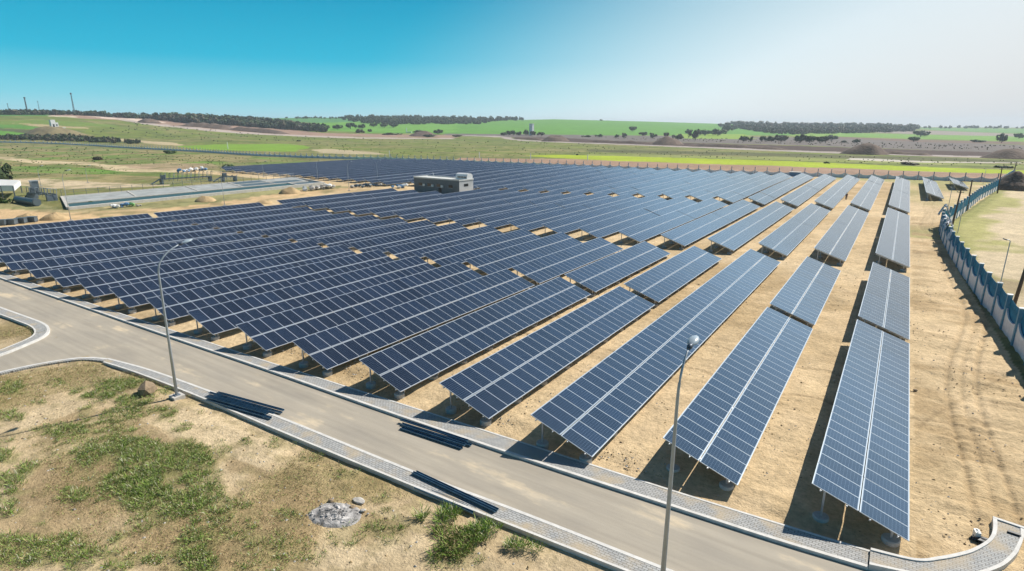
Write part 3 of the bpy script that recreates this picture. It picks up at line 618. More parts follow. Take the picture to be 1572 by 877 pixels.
def table(k, ya, yb, label, group, detail, x0=None):
    global tcount; tcount+=1
    x=XL-k*PT if x0 is None else x0
    za,zb=hz1(x-1.8,ya),hz1(x-1.8,yb); L=yb-ya
    t=empty('solar_table',(x,ya,za)); t.rotation_euler=(math.atan2(zb-za,L),0,0)
    jz=random.uniform(-.03,.03); t.location.z+=jz; t.rotation_euler[1]=R(random.uniform(-.35,.35))
    tag(t,label,'solar panels',group)
    n=max(1,int(round(L/.993))); p=L/n
    for bank in (0,1):
        s0=bank*(ML+GAP)
        if detail>=2:
            me=module_mesh(p)
            for i in range(n):
                o=obj('solar_panel',me,t,(-s0*cT,i*p,LOWZ+s0*sT+random.uniform(-.003,.003)),(random.uniform(-.004,.004),TILT+random.uniform(-.004,.004),0))
        else: obj('panel_bank',bank_mesh(n,p),t,(-s0*cT,0,LOWZ+s0*sT),(0,TILT,0))
    if detail>=1:
        pm=purlin_mesh(L)
        for s in (.40,1.50,2.45,3.55): obj('purlin',pm,t,(-s*cT,0,LOWZ+s*sT),(0,TILT,0))
        nf=max(2,int(round((L-.9)/3.25))+1)
        for i in range(nf):
            y=.45+i*(L-.9)/(nf-1)
            obj('rafter',RAFT,t,(0,y,0))
            for s,pm_ in ((S_LO,P_LO),(S_HI,P_HI)):
                if detail==1 and i>2 and s==S_LO: pass
                obj('post',pm_,t,(-s*cT,y,0))
                if detail>=2 or i<2: obj('footing',FT,t,(-s*cT,y,0))
    else:
        m=MB()
        for s in (.40,2.45): m.beam((-s*cT,0,zslope(s)-.08),(-s*cT,L,zslope(s)-.08),.06,.08)
        nf=max(2,int(round((L-.9)/3.25))+1)
        for i in range(nf):
            y=.45+i*(L-.9)/(nf-1)
            m.beam((-.1*cT,y,zslope(.1)-HP),(-(WID-.1)*cT,y,zslope(WID-.1)-HP),.06,.12)
            for s in (S_LO,S_HI): m.box(-s*cT-.045,-s*cT+.045,y-.04,y+.04,0,zslope(s)-HP)
        m.build('support_frame',M['steel'],t)
def row_label(k,i,n,region):
    return f'dark blue solar table, {nth(i)} from the road, {nth(k+3)} row from the right wall'
def do_rows():
    for k in range(0,18):
        segs=[]
        a=Y0[k]; b=51.35+ (1.0 if k==0 else 0.7 if k==1 else 0)
        if k==2: segs+=[(a,50.8,0),(50.82,77.5,0)]
        else:
            segs.append((a,b,0)); segs.append((b+1.02,[77.0,76.3,0,75.8,75.6,75.5][k] if k<6 else 76.3-.1*min(k-6,6),0))
        if k>=15: segs[-1]=(segs[-1][0],74.3 if k==17 else 76.4,0)
        st=82.4-.13*k if k else 82.6
        if k<=14: segs+=[(st,109.45,1),(109.6,134.2,1),(138.7,152.0,2),(152.15,176.5,2),(176.65,200.5,2),(200.65,221.8,2)]
        else:
            if k==17: st=78.6
            segs+=[(st,100.0,1),(100.15,{15:117.3,16:115.8,17:114.8}[k],1)]
        for i,(ya,yb,g) in enumerate(segs):
            r=math.hypot(XL-k*PT,ya)
            det=2 if (r<58 or (k<2 and r<75)) else (1 if r<150 else 0)
            grp=['solar tables nearest the road','solar tables in the middle block','solar tables in the far block'][g]
            table(k,ya,yb,row_label(k,i+1,len(segs),g),grp,det)
    table(-1,169.5,196,'small solar table by the right-hand wall, nearer half of the second row from it','solar tables in the far block',1)
    table(-1,196.2,222,'pale solar table before the far wall, farther half of the second row from right','solar tables in the far block',0)
    table(-2,201.5,224,'small solar table in the far right corner, the last one beside the right-hand wall','solar tables in the far block',1)
    for k in range(15,34):
        ys=[128.6 if k>19 else 134.5,152.0,176.5,200.5,221.5]
        if k>29: ys[-1]=221.5-(k-29)*3.2
        for i in range(4):
            table(k,ys[i]+(.15 if i else 0),ys[i+1],f'distant solar table, {nth(k-14)} row counted left from the building, {nth(i+1)} from the sandy track','solar tables behind the grey building',1 if i==0 else 0)
do_rows()

# ------------------------------------------------------------------ boundary walls
def bay_meshes(L, hp, blue, matp, matpan, outer=False):
    """one bay: panel from 0 to L along x, post at 0"""
    pw=.17 if blue else .11
    m=MB(); m.box(-pw,pw,-pw,pw,-.3,hp); post=m.mesh('post',matp)
    m=MB(); m.box(-.20,.20,-.20,.20,0,.07); cap=m.mesh('cap',M['cap'])
    n=12; xs=np.linspace(.17,L-.17,n+1); hs=1.35+.75*(np.abs(2*(xs/L)-1))**2.6 if blue else 1.05+.70*(np.abs(2*(xs/L)-1))**2.6
    if outer: hs=np.full(len(xs),1.45)
    V=[];F=[]
    for yy in (-.06,.06):
        for x,h in zip(xs,hs): V+=[(x,yy,-.3),(x,yy,h)]
    N=2*(n+1)
    for i in range(n):
        a=2*i; F+=[(a,a+2,a+3,a+1),(N+a,N+a+1,N+a+3,N+a+2),(a+1,a+3,N+a+3,N+a+1)]
    F+=[(0,1,N+1,N),(2*n,N+2*n,N+2*n+1,2*n+1)]
    pan=mesh('wall_panel',V,F,matpan)
    sh=None
    if blue:
        m=MB(); nn=26
        xs=np.linspace(.17,L-.17,nn+1); V=[];F=[]
        for i,x in enumerate(xs):
            h=hp-.22-.14*(1-(2*x/L-1)**2); yy=(-.13 if outer else .10)+(.025 if i%2 else 0); zb_=1.3 if outer else 1.0; V+=[(x,yy,zb_),(x,yy,h),(x,yy+.012,zb_),(x,yy+.012,h)]
        for i in range(nn): a=4*i; F+=[(a,a+4,a+5,a+1),(a+2,a+3,a+7,a+6),(a+1,a+5,a+7,a+3)]
        sh=mesh('blue_sheet',V,F,M['blue_sheet'])
    wires=None
    return post,cap,pan,sh
def wall(P, L, hp, blue, label, group, side=1, wires=False, outer=False):
    P=[np.array(p,float) for p in P]; seg=[np.linalg.norm(P[i+1]-P[i]) for i in range(len(P)-1)]; tot=sum(seg)
    n=int(tot/L); L=tot/n; cum=np.cumsum([0]+seg)
    def pt(s): return np.array([np.interp(s,cum,[p[0] for p in P]),np.interp(s,cum,[p[1] for p in P])])
    root=empty('boundary_wall',(P[0][0],P[0][1],hz1(*P[0]))); tag(root,label,'wall',group)
    post,cap,pan,sh=bay_meshes(L,hp,blue,M['wall_post_blue'] if blue else M['wall_post_far'],M['wall_panel'] if blue else M['wall_panel_far'],outer)
    ml=root.location
    for i in range(n+1):
        a=pt(i*L); z=hz1(*a); b=pt(min((i+1)*L,tot)); 
        ang=math.atan2(b[1]-a[1],b[0]-a[0]) if i<n else ang
        loc=(a[0]-ml[0],a[1]-ml[1],z-ml[2])
        o=obj('post',post,root,loc,(0,0,ang))
        if blue: obj('cap',cap,root,(loc[0],loc[1],loc[2]+hp),(0,0,ang))
        if i<n:
            dz=hz1(*b)-z; rot=(0,-math.atan2(dz,L),ang)
            p=obj('wall_panel',pan,root,loc,(0 if side>0 else 0,rot[1],ang))
            if side<0: p.scale=(1,-1,1)
            if sh:
                q=obj('blue_sheet',sh,root,loc,(0,rot[1],ang))
                if side<0: q.scale=(1,-1,1)
    if wires:
        m=MB()
        for h in (1.55,1.95,2.3):
            m.tube([(pt(i*L)[0]-ml[0],pt(i*L)[1]-ml[1],hz1(*pt(i*L))+h-ml[2]) for i in range(n+1)],.012,3,False)
        m.build('wire',M['steel'],root)
# right-hand wall, seen from inside up to the bend, from outside after it
rw1=[(11.2,36),(10.3,45),(9.9,52),(9.6,56),(9.25,62),(9.0,67),(8.65,71),(8.45,75),(8.1,79.5),(7.85,83.5),(7.55,88.5),(7.0,100),(6.7,112),(6.75,120),(7.0,125)]
rw2=[(7.2,125.6),(8.6,131),(12.2,151.9),(16.2,176.5),(22.2,205.8),(28.7,242.7),(31.4,257)]
wall(rw1,4.25,3.1,True,'blue and white boundary wall along the right edge, from the bottom up to the torn cloth at the bend','boundary walls of the solar site',side=-1)
wall(rw2,4.25,3.1,True,'blue and white boundary wall running from the bend to the far right corner','boundary walls of the solar site',side=1,outer=True)
fw=[(25.5,238.5),(10,236),(-3,234.2),(-32,233.0),(-70,233.5),(-110,233.8),(-160,232.5),(-190,231),(-236,229)]
wall(fw,4.2,2.8,False,'slate blue scalloped wall along the far end of the solar rows','boundary walls of the solar site',wires=True)
q1=[at(*p) for p in ((570,244.2),(508,243.7),(455,242),(400,239.8),(350,236.6),(308,233.6))]
q2=[at(*p) for p in ((308,233.6),(250,230.5),(187,227.2),(140,224.0),(97,221.5),(45,219.8),(-5,218.8),(-60,217.5))]
q1[0]=(-236,229)
wall(q1,4.2,2.6,False,'slate blue scalloped wall left of the solar rows, in front of the bright green patch','boundary walls of the solar site',wires=True)
wall(q2,5.0,3.0,False,'slate blue scalloped wall running off to the left below the hill','boundary walls of the solar site')

# torn white cloth hanging over the wall at the bend
for (x,y,z,sx,sy,sz,lab) in ((7.1,123.6,3.1,.9,1.2,1.1,'big white cloth bundle on top of the wall at the bend'),(7.0,115.5,2.6,.5,1.9,.55,'torn white cloth on the wall, nearest to the bundle at the bend'),
        (7.0,107.5,2.9,.55,2.2,.8,'long torn white cloth over two wall posts before the bend'),(7.05,100.0,2.4,.45,1.6,.8,'pale torn cloth hanging on the wall, nearest to the camera')):
    m=MB(); rr=random.Random(int(y)); V=[];F=[]; nn=14
    for i in range(nn):
        for j in range(nn):
            u=i/(nn-1)*2-1; v=j/(nn-1)*2-1
            V.append((x+sx*(v*.9)+.12*rr.uniform(-1,1),y+sy*u*1.1+.1*rr.uniform(-1,1),z+sz*(.75-1.5*abs(v)**1.3)+.28*rr.uniform(-1,1)*sz))
    for i in range(nn-1):
        for j in range(nn-1):
            if rr.random()<.9: a=i*nn+j; F.append((a,a+1,a+nn+1,a+nn))
    m.add(V,F); o=m.build('torn_cloth',M['tarp']); tag(o,lab,'cloth','torn white cloths on the right-hand wall')

# ------------------------------------------------------------------ street lamps
def lamp(base, h, label, group, arm=1.5, az=pi/2, lean=(0,0), r0=.10, det=True):
    x,y=base; z=hz1(x,y); t=empty('street_lamp',(x,y,z),az-pi/2); tag(t,label,'street lamp',group)
    t.rotation_euler=(lean[0],lean[1],az-pi/2)
    m=MB(); m.box(-.35,.35,-.35,.35,-.2,.18); m.build('base_block',M['concrete'],t)
    if det:
        m=MB(); m.box(-.18,.18,-.18,.18,.18,.205)
        for a in (-.13,.13):
            for b in (-.13,.13): m.tube([(a,b,.2),(a,b,.27)],.02,6)
        m.build('base_plate',M['steel'],t)
    pts=[(0,0,.2),(0,0,h*.45),(0,0,h-1.5)]; rad=[r0,r0*.75,r0*.52]
    for a in np.linspace(.15,1.15,8):
        pts.append((0,arm*(1-cos(a))/(1-cos(1.15))*.9,h-1.5+1.5*sin(a)/sin(1.15))); rad.append(r0*.5*(1-.25*a))
    m=MB(); m.tube(pts,rad,10); m.build('pole',M['pole'],t,smooth=True)
    e=np.array(pts[-1]); d=np.array([0,.95,.22]); d/=np.linalg.norm(d)
    m=MB(); m.tube([e-d*.05,e+d*.1,e+d*.22],[.06,.10,.09],10); m.build('lamp_neck',M['lamp_dark'],t,smooth=True)
    hd=empty('head',(0,0,0)); hd.parent=t; bpy.data.objects.remove(hd)
    m=MB(); V=[];F=[]; c=e+d*.52; nn=12
    rows=8
    for i in range(rows+1):
        u=i/rows; wv=.19*math.sin(pi*min(1,u*.96+.05))**.6; hh=.11*math.sin(pi*min(1,u*.96+.05))**.7
        for k in range(nn):
            a=2*pi*k/nn; V.append(tuple(e+d*(.16+u*.72)+np.array([wv*cos(a),0,0])+np.array([0,-.22,.95])*hh*(sin(a) if sin(a)>0 else .45*sin(a))))
    for i in range(rows):
        for k in range(nn): F.append((i*nn+k,i*nn+(k+1)%nn,(i+1)*nn+(k+1)%nn,(i+1)*nn+k))
    F.append(tuple(range(nn-1,-1,-1))); F.append(tuple(rows*nn+k for k in range(nn)))
    m.add(V,F); lh=m.build('lamp_head',M['lamp_glass'],t,smooth=True)
    return t
lamp((-36.9,16.25),9.9,'tall galvanised street lamp on the left, its square concrete base beside the pavement','street lamps along the near road',arm=1.6,lean=(0,R(2.2)))
lamp((-5.15,17.75),9.65,'tall street lamp at the bottom right of centre, rising in front of the solar tables','street lamps along the near road',arm=.9,lean=(0,0))
for (b,tp,hh,lab) in (((109,339),(96,258),9.3,'thin lamp post behind the solar rows beside the left end of the basin'),((345,316),(340,252),8.8,'thin lamp post behind the solar rows beside the middle of the long basin'),
        ((536,293),(533,246),8.2,'thin lamp post behind the solar rows by the pile of grey stones'),((405,272),(404,252),5.4,'short thin lamp post at the left end of the distant solar rows'),
        ((488,276),(487,250),6.4,'thin lamp post on the track in front of the distant solar rows'),((63,286),(61,257),5.8,'thin lamp post behind the white-roofed shed'),
        ((135,281),(133,256),5.2,'thin lamp post on the bank behind the basin fence'),((580,280),(579,252),7.0,'thin lamp post right of the stone pile, left of the grey building')):
    x,y=at(*b); lamp((x,y),hh,lab,'thin lamp posts round the basins',arm=.8,az=math.atan2(-y,-x)+pi*.5,r0=.07,det=False)

# wooden power poles and small floodlight post outside the right-hand wall
def pole(px,py,h,label,lean,flood=False):
    x,y=at(px,py); t=empty('power_pole',(x,y,hz1(x,y))); t.rotation_euler=(lean[0],lean[1],0); tag(t,label,'pole','dark wooden poles outside the right-hand wall')
    m=MB(); m.tube([(0,0,-.3),(0,0,h*.5),(0,0,h)],[.17,.14,.11],10); m.build('pole',M['wood'],t,smooth=True)
    m=MB(); m.beam((-.5,0,h-.35),(.5,0,h-.35),.07,.09); m.build('crossarm',M['wood'],t)
    for a in (-.42,.42):
        m=MB(); m.tube([(a,0,h-.3),(a,0,h-.12)],[.04,.05],8); m.build('insulator',M['white'],t)
pole(1556,470,8.5,'thick dark wooden pole at the right edge, nearest to the camera',(R(1.5),R(3)))
pole(1460.6,351,6.6,'dark wooden pole beside the bend with the white cloth bundle',(0,R(2)))
pole(1483.7,324,6.4,'dark wooden pole, second beyond the bend of the right-hand wall',(0,R(-1)))
pole(1531,297,6.6,'dark wooden pole halfway between the bend and the far right corner',(0,R(-1.5)))
pole(1554,275,5.6,'dark wooden pole at the far right corner of the walls',(0,R(1)))
def flood(px,py,h,label):
    x,y=at(px,py); t=empty('floodlight_post',(x,y,hz1(x,y))); tag(t,label,'floodlight','small floodlight posts by the right-hand wall')
    m=MB(); m.tube([(0,0,-.2),(0,0,h),(-.12,0,h+.12),(-.3,0,h+.15)],[.05,.045,.04,.035],8); m.build('pole',M['pole'],t)
    m=MB(); m.beam((-.30,-.02,h+.12),(-.62,-.1,h+.22),.28,.10); m.build('floodlight',M['lamp_dark'],t)
flood(1534,443,5.2,'grey floodlight post just outside the wall near the thick wooden pole')
flood(1470,358,5.0,'small grey floodlight post outside the wall by the bend')
flood(1455,322,4.6,'pale floodlight post inside the wall by the small solar table')
flood(1509,283,4.4,'pale floodlight post near the far right corner')

# ------------------------------------------------------------------ grey building
zb=-1.5
t=empty('building',(-118,125.4,zb)); tag(t,'low grey flat-roofed building among the solar rows','building'); a0=math.atan2(-1.4,18.0); t.rotation_euler=(0,0,a0)
LB,DB,HB=18.05,5.7,4.35
m=MB(); m.box(0,LB-.01,0,.25,-.4,HB-.25); m.build('front_wall',M['wall_shaded'],t)
m=MB(); m.box(LB-.25,LB,.01,DB,-.4,HB-.25); m.build('side_wall',M['wall_lit'],t)
m=MB(); m.box(0,.25,.26,DB,-.4,HB-.25); m.build('side_wall',M['wall_shaded'],t)
m=MB(); m.box(.26,LB-.26,DB-.25,DB-.01,-.4,HB-.26); m.build('back_wall',M['wall_lit'],t)
m=MB(); m.box(-.12,LB+.12,-.12,DB+.12,HB-.24,HB-.1)
for b in ((-.12,LB+.12,-.12,.06),(-.12,LB+.12,DB-.06,DB+.12),(-.12,.06,.061,DB-.061),(LB-.06,LB+.12,.061,DB-.061)): m.box(b[0],b[1],b[2],b[3],HB-.099,HB+.12)
rf=m.build('roof',M['roofwhite'],t)
for i,x in enumerate((2.0,5.6,9.3,14.0)):
    m=MB(); m.box(x,x+1.5,-.03,.05,2.05,2.85); wn=m.build('window',M['window'],t)
    m=MB(); m.box(x-.06,x+1.56,-.06,-.031,1.98,2.05); m.build('sill',M['wall_lit'],wn)
for x in (3.9,7.4,11.2):
    m=MB(); m.box(x,x+.75,-.32,-.01,2.0,2.6); m.build('air_conditioner',M['white'],t)
m=MB(); m.box(LB-.02,LB+.04,1.9,3.6,2.5,3.2); m.build('window',M['window'],t)
m=MB(); m.box(10.0,11.2,-.04,.02,-.2,1.9); m.build('door',M['wood'],t)
m=MB(); m.tube([(6.2,2.2,HB),(5.7,2.2,HB+1.5)],.05,6); m.build('antenna',M['white'],t)
# rounded white cabin on the roof
rc=empty('rooftop_cabin',(-118+cos(a0)*(LB-4.3)-sin(a0)*3.2,125.4+sin(a0)*(LB-4.3)+cos(a0)*3.2,zb+HB-.09),a0); tag(rc,'white round-topped cabin with a row of dark windows on the roof of the grey building','cabin')
m=MB(); prof=[(0,0),(2.3,0),(2.3,.9)]+[(1.15+1.15*cos(a),.9+.75*sin(a)) for a in np.linspace(.15,pi-.15,9)]+[(0,.9)]
n=len(prof); V=[(x,p[0],p[1]) for x in (0,4.3) for p in prof]; F=[tuple(range(n)),tuple(range(2*n-1,n-1,-1))]+[(i,n+i,n+(i+1)%n,(i+1)%n) for i in range(n)]
m.add(V,F); m.build('shell',M['white'],rc)
for i in range(6):
    m=MB(); m.box(.75+i*.58,.75+i*.58+.42,-.03,.03,.35,.85); m.build('window',M['window'],rc)
m=MB(); m.box(-.03,.02,.35,1.95,.1,1.35); m.build('opening',M['window'],rc)

# ------------------------------------------------------------------ settling basins on the left
def quad_prism(m,P,z0,z1): m.prism(P,z0,z1)
def basin():
    P1=at(105,322); P2=at(497,284); P3=at(452,274.5); P4=at(95,303)
    P1,P2,P3,P4=[np.array(p) for p in (P1,P2,P3,P4)]
    t=empty('water_basin',(P1[0],P1[1],hz1(*P1))); tag(t,'long concrete settling basin with teal water behind the solar rows','basin')
    o=np.array([t.location.x,t.location.y])
    def q(u,v): return (P1*(1-u)+P2*u)*(1-v)+(P4*(1-u)+P3*u)*v-o
    zt=.55
    def wal(a,b,w=.45,h=zt,name='basin_wall',mt='concrete'):
        m=MB(); m.beam((*a,h/2-.6),(*b,h/2-.6),w,h+1.2); m.build(name,M[mt],t)
    wal(q(0,0),q(1,0),1.1); wal(q(0,.34),q(.97,.34),.6); wal(q(0,.98),q(1,1),.5); wal(q(0,0),q(0,1),.6,zt-.004); wal(q(1,0),q(1,1),.6,zt-.004); wal(q(.86,0),q(.86,.34),.5,zt-.008)
    m=MB(); a,b,c,d=q(0,0),q(.86,0),q(.86,.34),q(0,.34); m.add([(*a,.36),(*b,.36),(*c,.36),(*d,.36)],[(0,1,2,3)]); m.build('water',M['water'],t)
    m=MB(); a,b,c,d=q(.86,0),q(1,0),q(1,.34),q(.86,.34); m.add([(*a,.25),(*b,.25),(*c,.25),(*d,.25)],[(0,1,2,3)]); m.build('water',M['pipe'],t)
    m=MB(); a,b,c,d=q(0,.34),q(.97,.34),q(1,.97),q(0,.97); m.add([(*a,.42),(*b,.42),(*c,.42),(*d,.42)],[(0,1,2,3)]); m.build('basin_deck',M['deck'],t)
    for u in (.22,.45,.64,.80): wal(q(u,.36),q(u,.97),.35,zt-.012)
    wal(q(.64,.66),q(.97,.66),.35,zt-.016)
    for u0,u1,v0,v1 in ((.655,.79,.38,.64),(.81,.955,.38,.64),(.655,.79,.68,.95)):
        m=MB(); m.add([(*q(u0,v0),.44),(*q(u1,v0),.44),(*q(u1,v1),.44),(*q(u0,v1),.44)],[(0,1,2,3)]); m.build('water',M['pipe' if u0>.6 else 'water'],t)
    # railing along the back
    for i in range(26):
        u=i/25; p=q(u,.985); m=MB(); m.tube([(p[0],p[1],zt-.1),(p[0],p[1],zt+1.5)],.05,5); m.build('railing_post',M['machine'],t)
    m=MB()
    for h in (.9,1.4): m.tube([(*q(0,.985),zt+h),(*q(1,.985),zt+h)],.03,4)
    m.build('rail',M['machine'],t)
basin()
def machine(px,py,L,label,ang,h=2.6):
    x,y=at(px,py); t=empty('scraper_bridge',(x,y,hz1(x,y)+.4),ang); tag(t,label,'machine','steel scraper machines on the basins')
    m=MB()
    for s in (-1,1):
        m.beam((0,s*.8,1.1),(L,s*.8,1.1),.16,.22)
    n=int(L/1.2)
    for i in range(n+1):
        xx=i*L/n; m.beam((xx,-.8,1.1),(xx,.8,1.1),.08,.08)
    m.build('bridge_frame',M['machine'],t)
    for i in range(n+1):
        xx=i*L/n
        m=MB(); m.beam((xx,-.9,1.2),(xx+.25,-.9,h),.10,.10); m.beam((xx+.25,-.9,h),(xx+.5,.9,h-.3),.10,.10); m.beam((xx+.5,.9,h-.3),(xx+.2,.9,.2),.10,.10); m.build('frame_arm',M['steel'] if i%2 else M['machine'],t)
    for xx in (.3,L-.3):
        m=MB(); m.box(xx-.25,xx+.25,-1.1,1.1,-.5,1.0); m.build('leg',M['machine'],t)
    m=MB(); m.beam((-2.6,0,-.2),(0,0,1.2),1.1,.12); m.build('ramp',M['machine'],t)
    m=MB(); m.box(.4,1.5,-.6,.6,1.2,2.3); m.build('motor_housing',M['machine'],t)
machine(247,283,15.0,'long grey truss machine standing on the rear basin wall',math.atan2(*(np.array(at(315,279))-np.array(at(247,283)))[::-1]),2.9)
machine(50,305,9.5,'dark steel machine with upright arms at the left end of the basin',math.atan2(*(np.array(at(98,311))-np.array(at(50,305)))[::-1]),2.6)
machine(341,279,4.5,'small dark grey machine behind the basin, right of the long truss',math.atan2(*(np.array(at(375,277))-np.array(at(341,279)))[::-1]),1.6)
# tower unit beside it
x,y=at(56,300); t=empty('tank_tower',(x,y,hz1(x,y))); tag(t,'small dark upright steel tank left of the basin machine','tank')
m=MB(); m.box(-.8,.8,-.7,.7,0,3.6); m.build('tank_body',M['machine'],t)
m=MB(); m.box(-.95,.95,-.85,.85,3.6,3.75); m.build('lid',M['steel'],t)
# pipe
xa,ya=at(27,311); xb,yb=at(58,317)
t=empty('pipe',(xa,ya,hz1(xa,ya))); tag(t,'thick dark pipe lying on the sand left of the basin','pipe')
m=MB(); m.tube([(0,0,.75),(xb-xa,yb-ya,.75)],.72,18); m.build('tube',M['pipe'],t,smooth=False)
m=MB(); m.tube([((xb-xa)*.93,(yb-ya)*.93,.75),((xb-xa)*.99,(yb-ya)*.99,.75)],.86,18); m.build('flange',M['machine'],t)
# shed with white roof
P=[np.array(at(*p)) for p in ((-30,306),(24,306),(34,296),(-30,293))]
t=empty('shed',(P[1][0],P[1][1],hz1(*P[1]))); tag(t,'open shed with a flat white sheet roof at the left edge','shed')
Q=[p-P[1] for p in P]
for i,f in enumerate(((0,0),(.33,0),(.66,0),(1,0),(0,1),(.5,1),(1,1))):
    p=(Q[0]*(1-f[0])+Q[1]*f[0])*(1-f[1])+(Q[3]*(1-f[0])+Q[2]*f[0])*f[1]
    m=MB(); m.box(p[0]-.1,p[0]+.1,p[1]-.1,p[1]+.1,-.2,3.2); m.build('post',M['machine'],t)
m=MB(); m.prism([tuple(q) for q in Q],3.2,3.32); m.build('roof',M['roofwhite'],t)
m=MB(); m.beam((*(Q[0]),2.6),(*(Q[1]),2.6),.1,1.2); m.build('fascia',M['white'],t)
m=MB(); m.beam((*(Q[1]+.1),2.6),(*(Q[2]+.1),2.6),.1,1.2); m.build('fascia',M['white'],t)

# ------------------------------------------------------------------ heaps
def heap(px,py,wpx,hpx,label,mt,group,name='sand_pile',seed=1,flat=1.0):
    x,y=at(px,py); r=math.hypot(x,y,CAMZ); s=r/FPX/cos(PIT)
    rx=wpx*s/2; h=hpx*s; n=26; V=[];F=[]
    ry=rx*flat
    for i in range(9):
        f=i/8
        for k in range(n):
            a=2*pi*k/n; u=cos(a)*f*rx; v=sin(a)*f*ry
            nz=fbm(np.array([x+u]),np.array([y+v]),max(rx*.5,.5),3,seed)[0]
            hh=h*(1-f*f)**1.15*(.60+.80*nz) if f<1 else -.25
            rr=1+.25*(vnoise(np.array([a*2]),np.array([seed*3.]),1.0,seed)[0]-.5)
            V.append((u*rr,v*rr,hh-.02))
    for i in range(8):
        for k in range(n): F.append((i*n+k,(i+1)*n+k,(i+1)*n+(k+1)%n,i*n+(k+1)%n))
    o=obj(name,mesh(name,V,F,M[mt],smooth=True),None,(x,y,hz1(x,y)),(0,0,-math.atan2(x,y))); tag(o,label,'heap',group)
heap(42,338,26,8,'small brown sand heap behind the rows, left of the lamp post','sandpile','sand heaps behind the solar rows',seed=2)
heap(84,337,30,8,'brown sand heap with a dark hollow behind the rows, beside the lamp post','sandpile','sand heaps behind the solar rows',seed=3)
heap(316,309,26,7,'neat sand heap between the lamp post and the basin','sandpile','sand heaps behind the solar rows',seed=4)
heap(445,297,30,9,'tall yellow sand heap left of the pile of grey stones','sandpile','sand heaps behind the solar rows',seed=5)
heap(405,312,26,4,'low sand heap in the notch at the end of the rearmost solar row','sandpile','sand heaps behind the solar rows',seed=6)
for i,(a,b,c,d,lab,s) in enumerate(((1024,222,46,9,'cone-shaped dark earth mound beyond the grey track, centre right',11),(1327,236.5,54,13,'large dark earth mound beyond the right end of the far wall',12),
    (853,217,40,8,'reddish earth mound below the small white tower',13),(1555,243,60,10,'wide dark earth mound at the right edge beyond the wall',14),(1557,291,44,17,'dark brown earth bank outside the far right wall corner',15),
    (650,209,40,6,'brown earth mound right of the white marker in the middle distance',16),(228,188.5,26,5,'reddish earth mound on the construction strip below the forest',17),(85,208,60,9,'brown mound carrying the white hut on the left hill',18))):
    heap(a,b,c,d,lab,'earth' if i!=7 else 'hillsoil','earth mounds in the distance','earth_mound',s)
# long low spoil banks
for i,(x0,y0,x1,y1,hp,lab) in enumerate(((900,217.5,1010,221,3,'low dark spoil bank left of the cone-shaped mound'),(1060,223,1215,231,3.5,'low dark spoil bank right of the cone-shaped mound'),(1360,236,1430,239,3.5,'low brown spoil bank right of the large dark mound'),
      (285,193,355,199,6,'long dark spoil bank below the left forest'),(355,199,440,206,5,'reddish spoil bank between the forest and the meadow'),(790,213.5,835,215,3,'short dark spoil bank left of the reddish mound'))):
    a=np.array(at(x0,y0)); b=np.array(at(x1,y1)); r=math.hypot(*((a+b)/2)); h=hp*r/FPX; n=40; V=[];F=[]; d=(b-a)/np.linalg.norm(b-a); nn=np.array([-d[1],d[0]])
    for j in range(n+1):
        f=j/n; p=a*(1-f)+b*f; e=min(1,6*f,6*(1-f)); hh=h*e*(.55+.8*fbm(np.array([p[0]]),np.array([p[1]]),8,3,i+30)[0])
        z=hz1(*p)
        for s,k in ((-2.2,0),(-.8,.85),(0,1),(.8,.85),(2.2,0)): V.append((p[0]+nn[0]*s*h-a[0],p[1]+nn[1]*s*h-a[1],z+k*hh-.15*(k==0)-hz1(*a)))
    for j in range(n):
        for k in range(4): F.append((j*5+k,(j+1)*5+k,(j+1)*5+k+1,j*5+k+1))
    o=obj('spoil_bank',mesh('spoil_bank',V,F,M['earth'],smooth=True),None,(a[0],a[1],hz1(*a))); tag(o,lab,'earth bank','spoil banks in the distance')

# ------------------------------------------------------------------ trees
def leaf_mat(name,c1,c2):
    m=bpy.data.materials.new(name); m.use_nodes=True; n=m.node_tree; N=n.nodes; L=n.links; b=N['Principled BSDF']; b.inputs['Roughness'].default_value=.7; b.inputs['Specular IOR Level'].default_value=.25
    g=N.new('ShaderNodeNewGeometry'); r=N.new('ShaderNodeValToRGB'); r.color_ramp.elements[0].color=(*c1,1); r.color_ramp.elements[1].color=(*c2,1)
    L.new(g.outputs['Random Per Island'],r.inputs[0]); L.new(r.outputs[0],b.inputs['Base Color']); return m
M['leaf']=leaf_mat('dark_foliage',(.035,.06,.022),(.075,.11,.04)); M['leaf_brown']=leaf_mat('dry_brown_foliage',(.075,.07,.04),(.14,.12,.07))
M['leaf_green']=leaf_mat('green_foliage',(.06,.11,.03),(.11,.17,.05)); M['bark']=mat('bark',(.10,.075,.055),.9,noise=(3,.3))
M['grass']=leaf_mat('green_weeds',(.13,.19,.04),(.38,.46,.15)); M['grass_dry']=leaf_mat('dry_grass',(.26,.19,.09),(.46,.36,.20)); M['grass_bright']=leaf_mat('fresh_green_weeds',(.13,.24,.025),(.30,.44,.08))
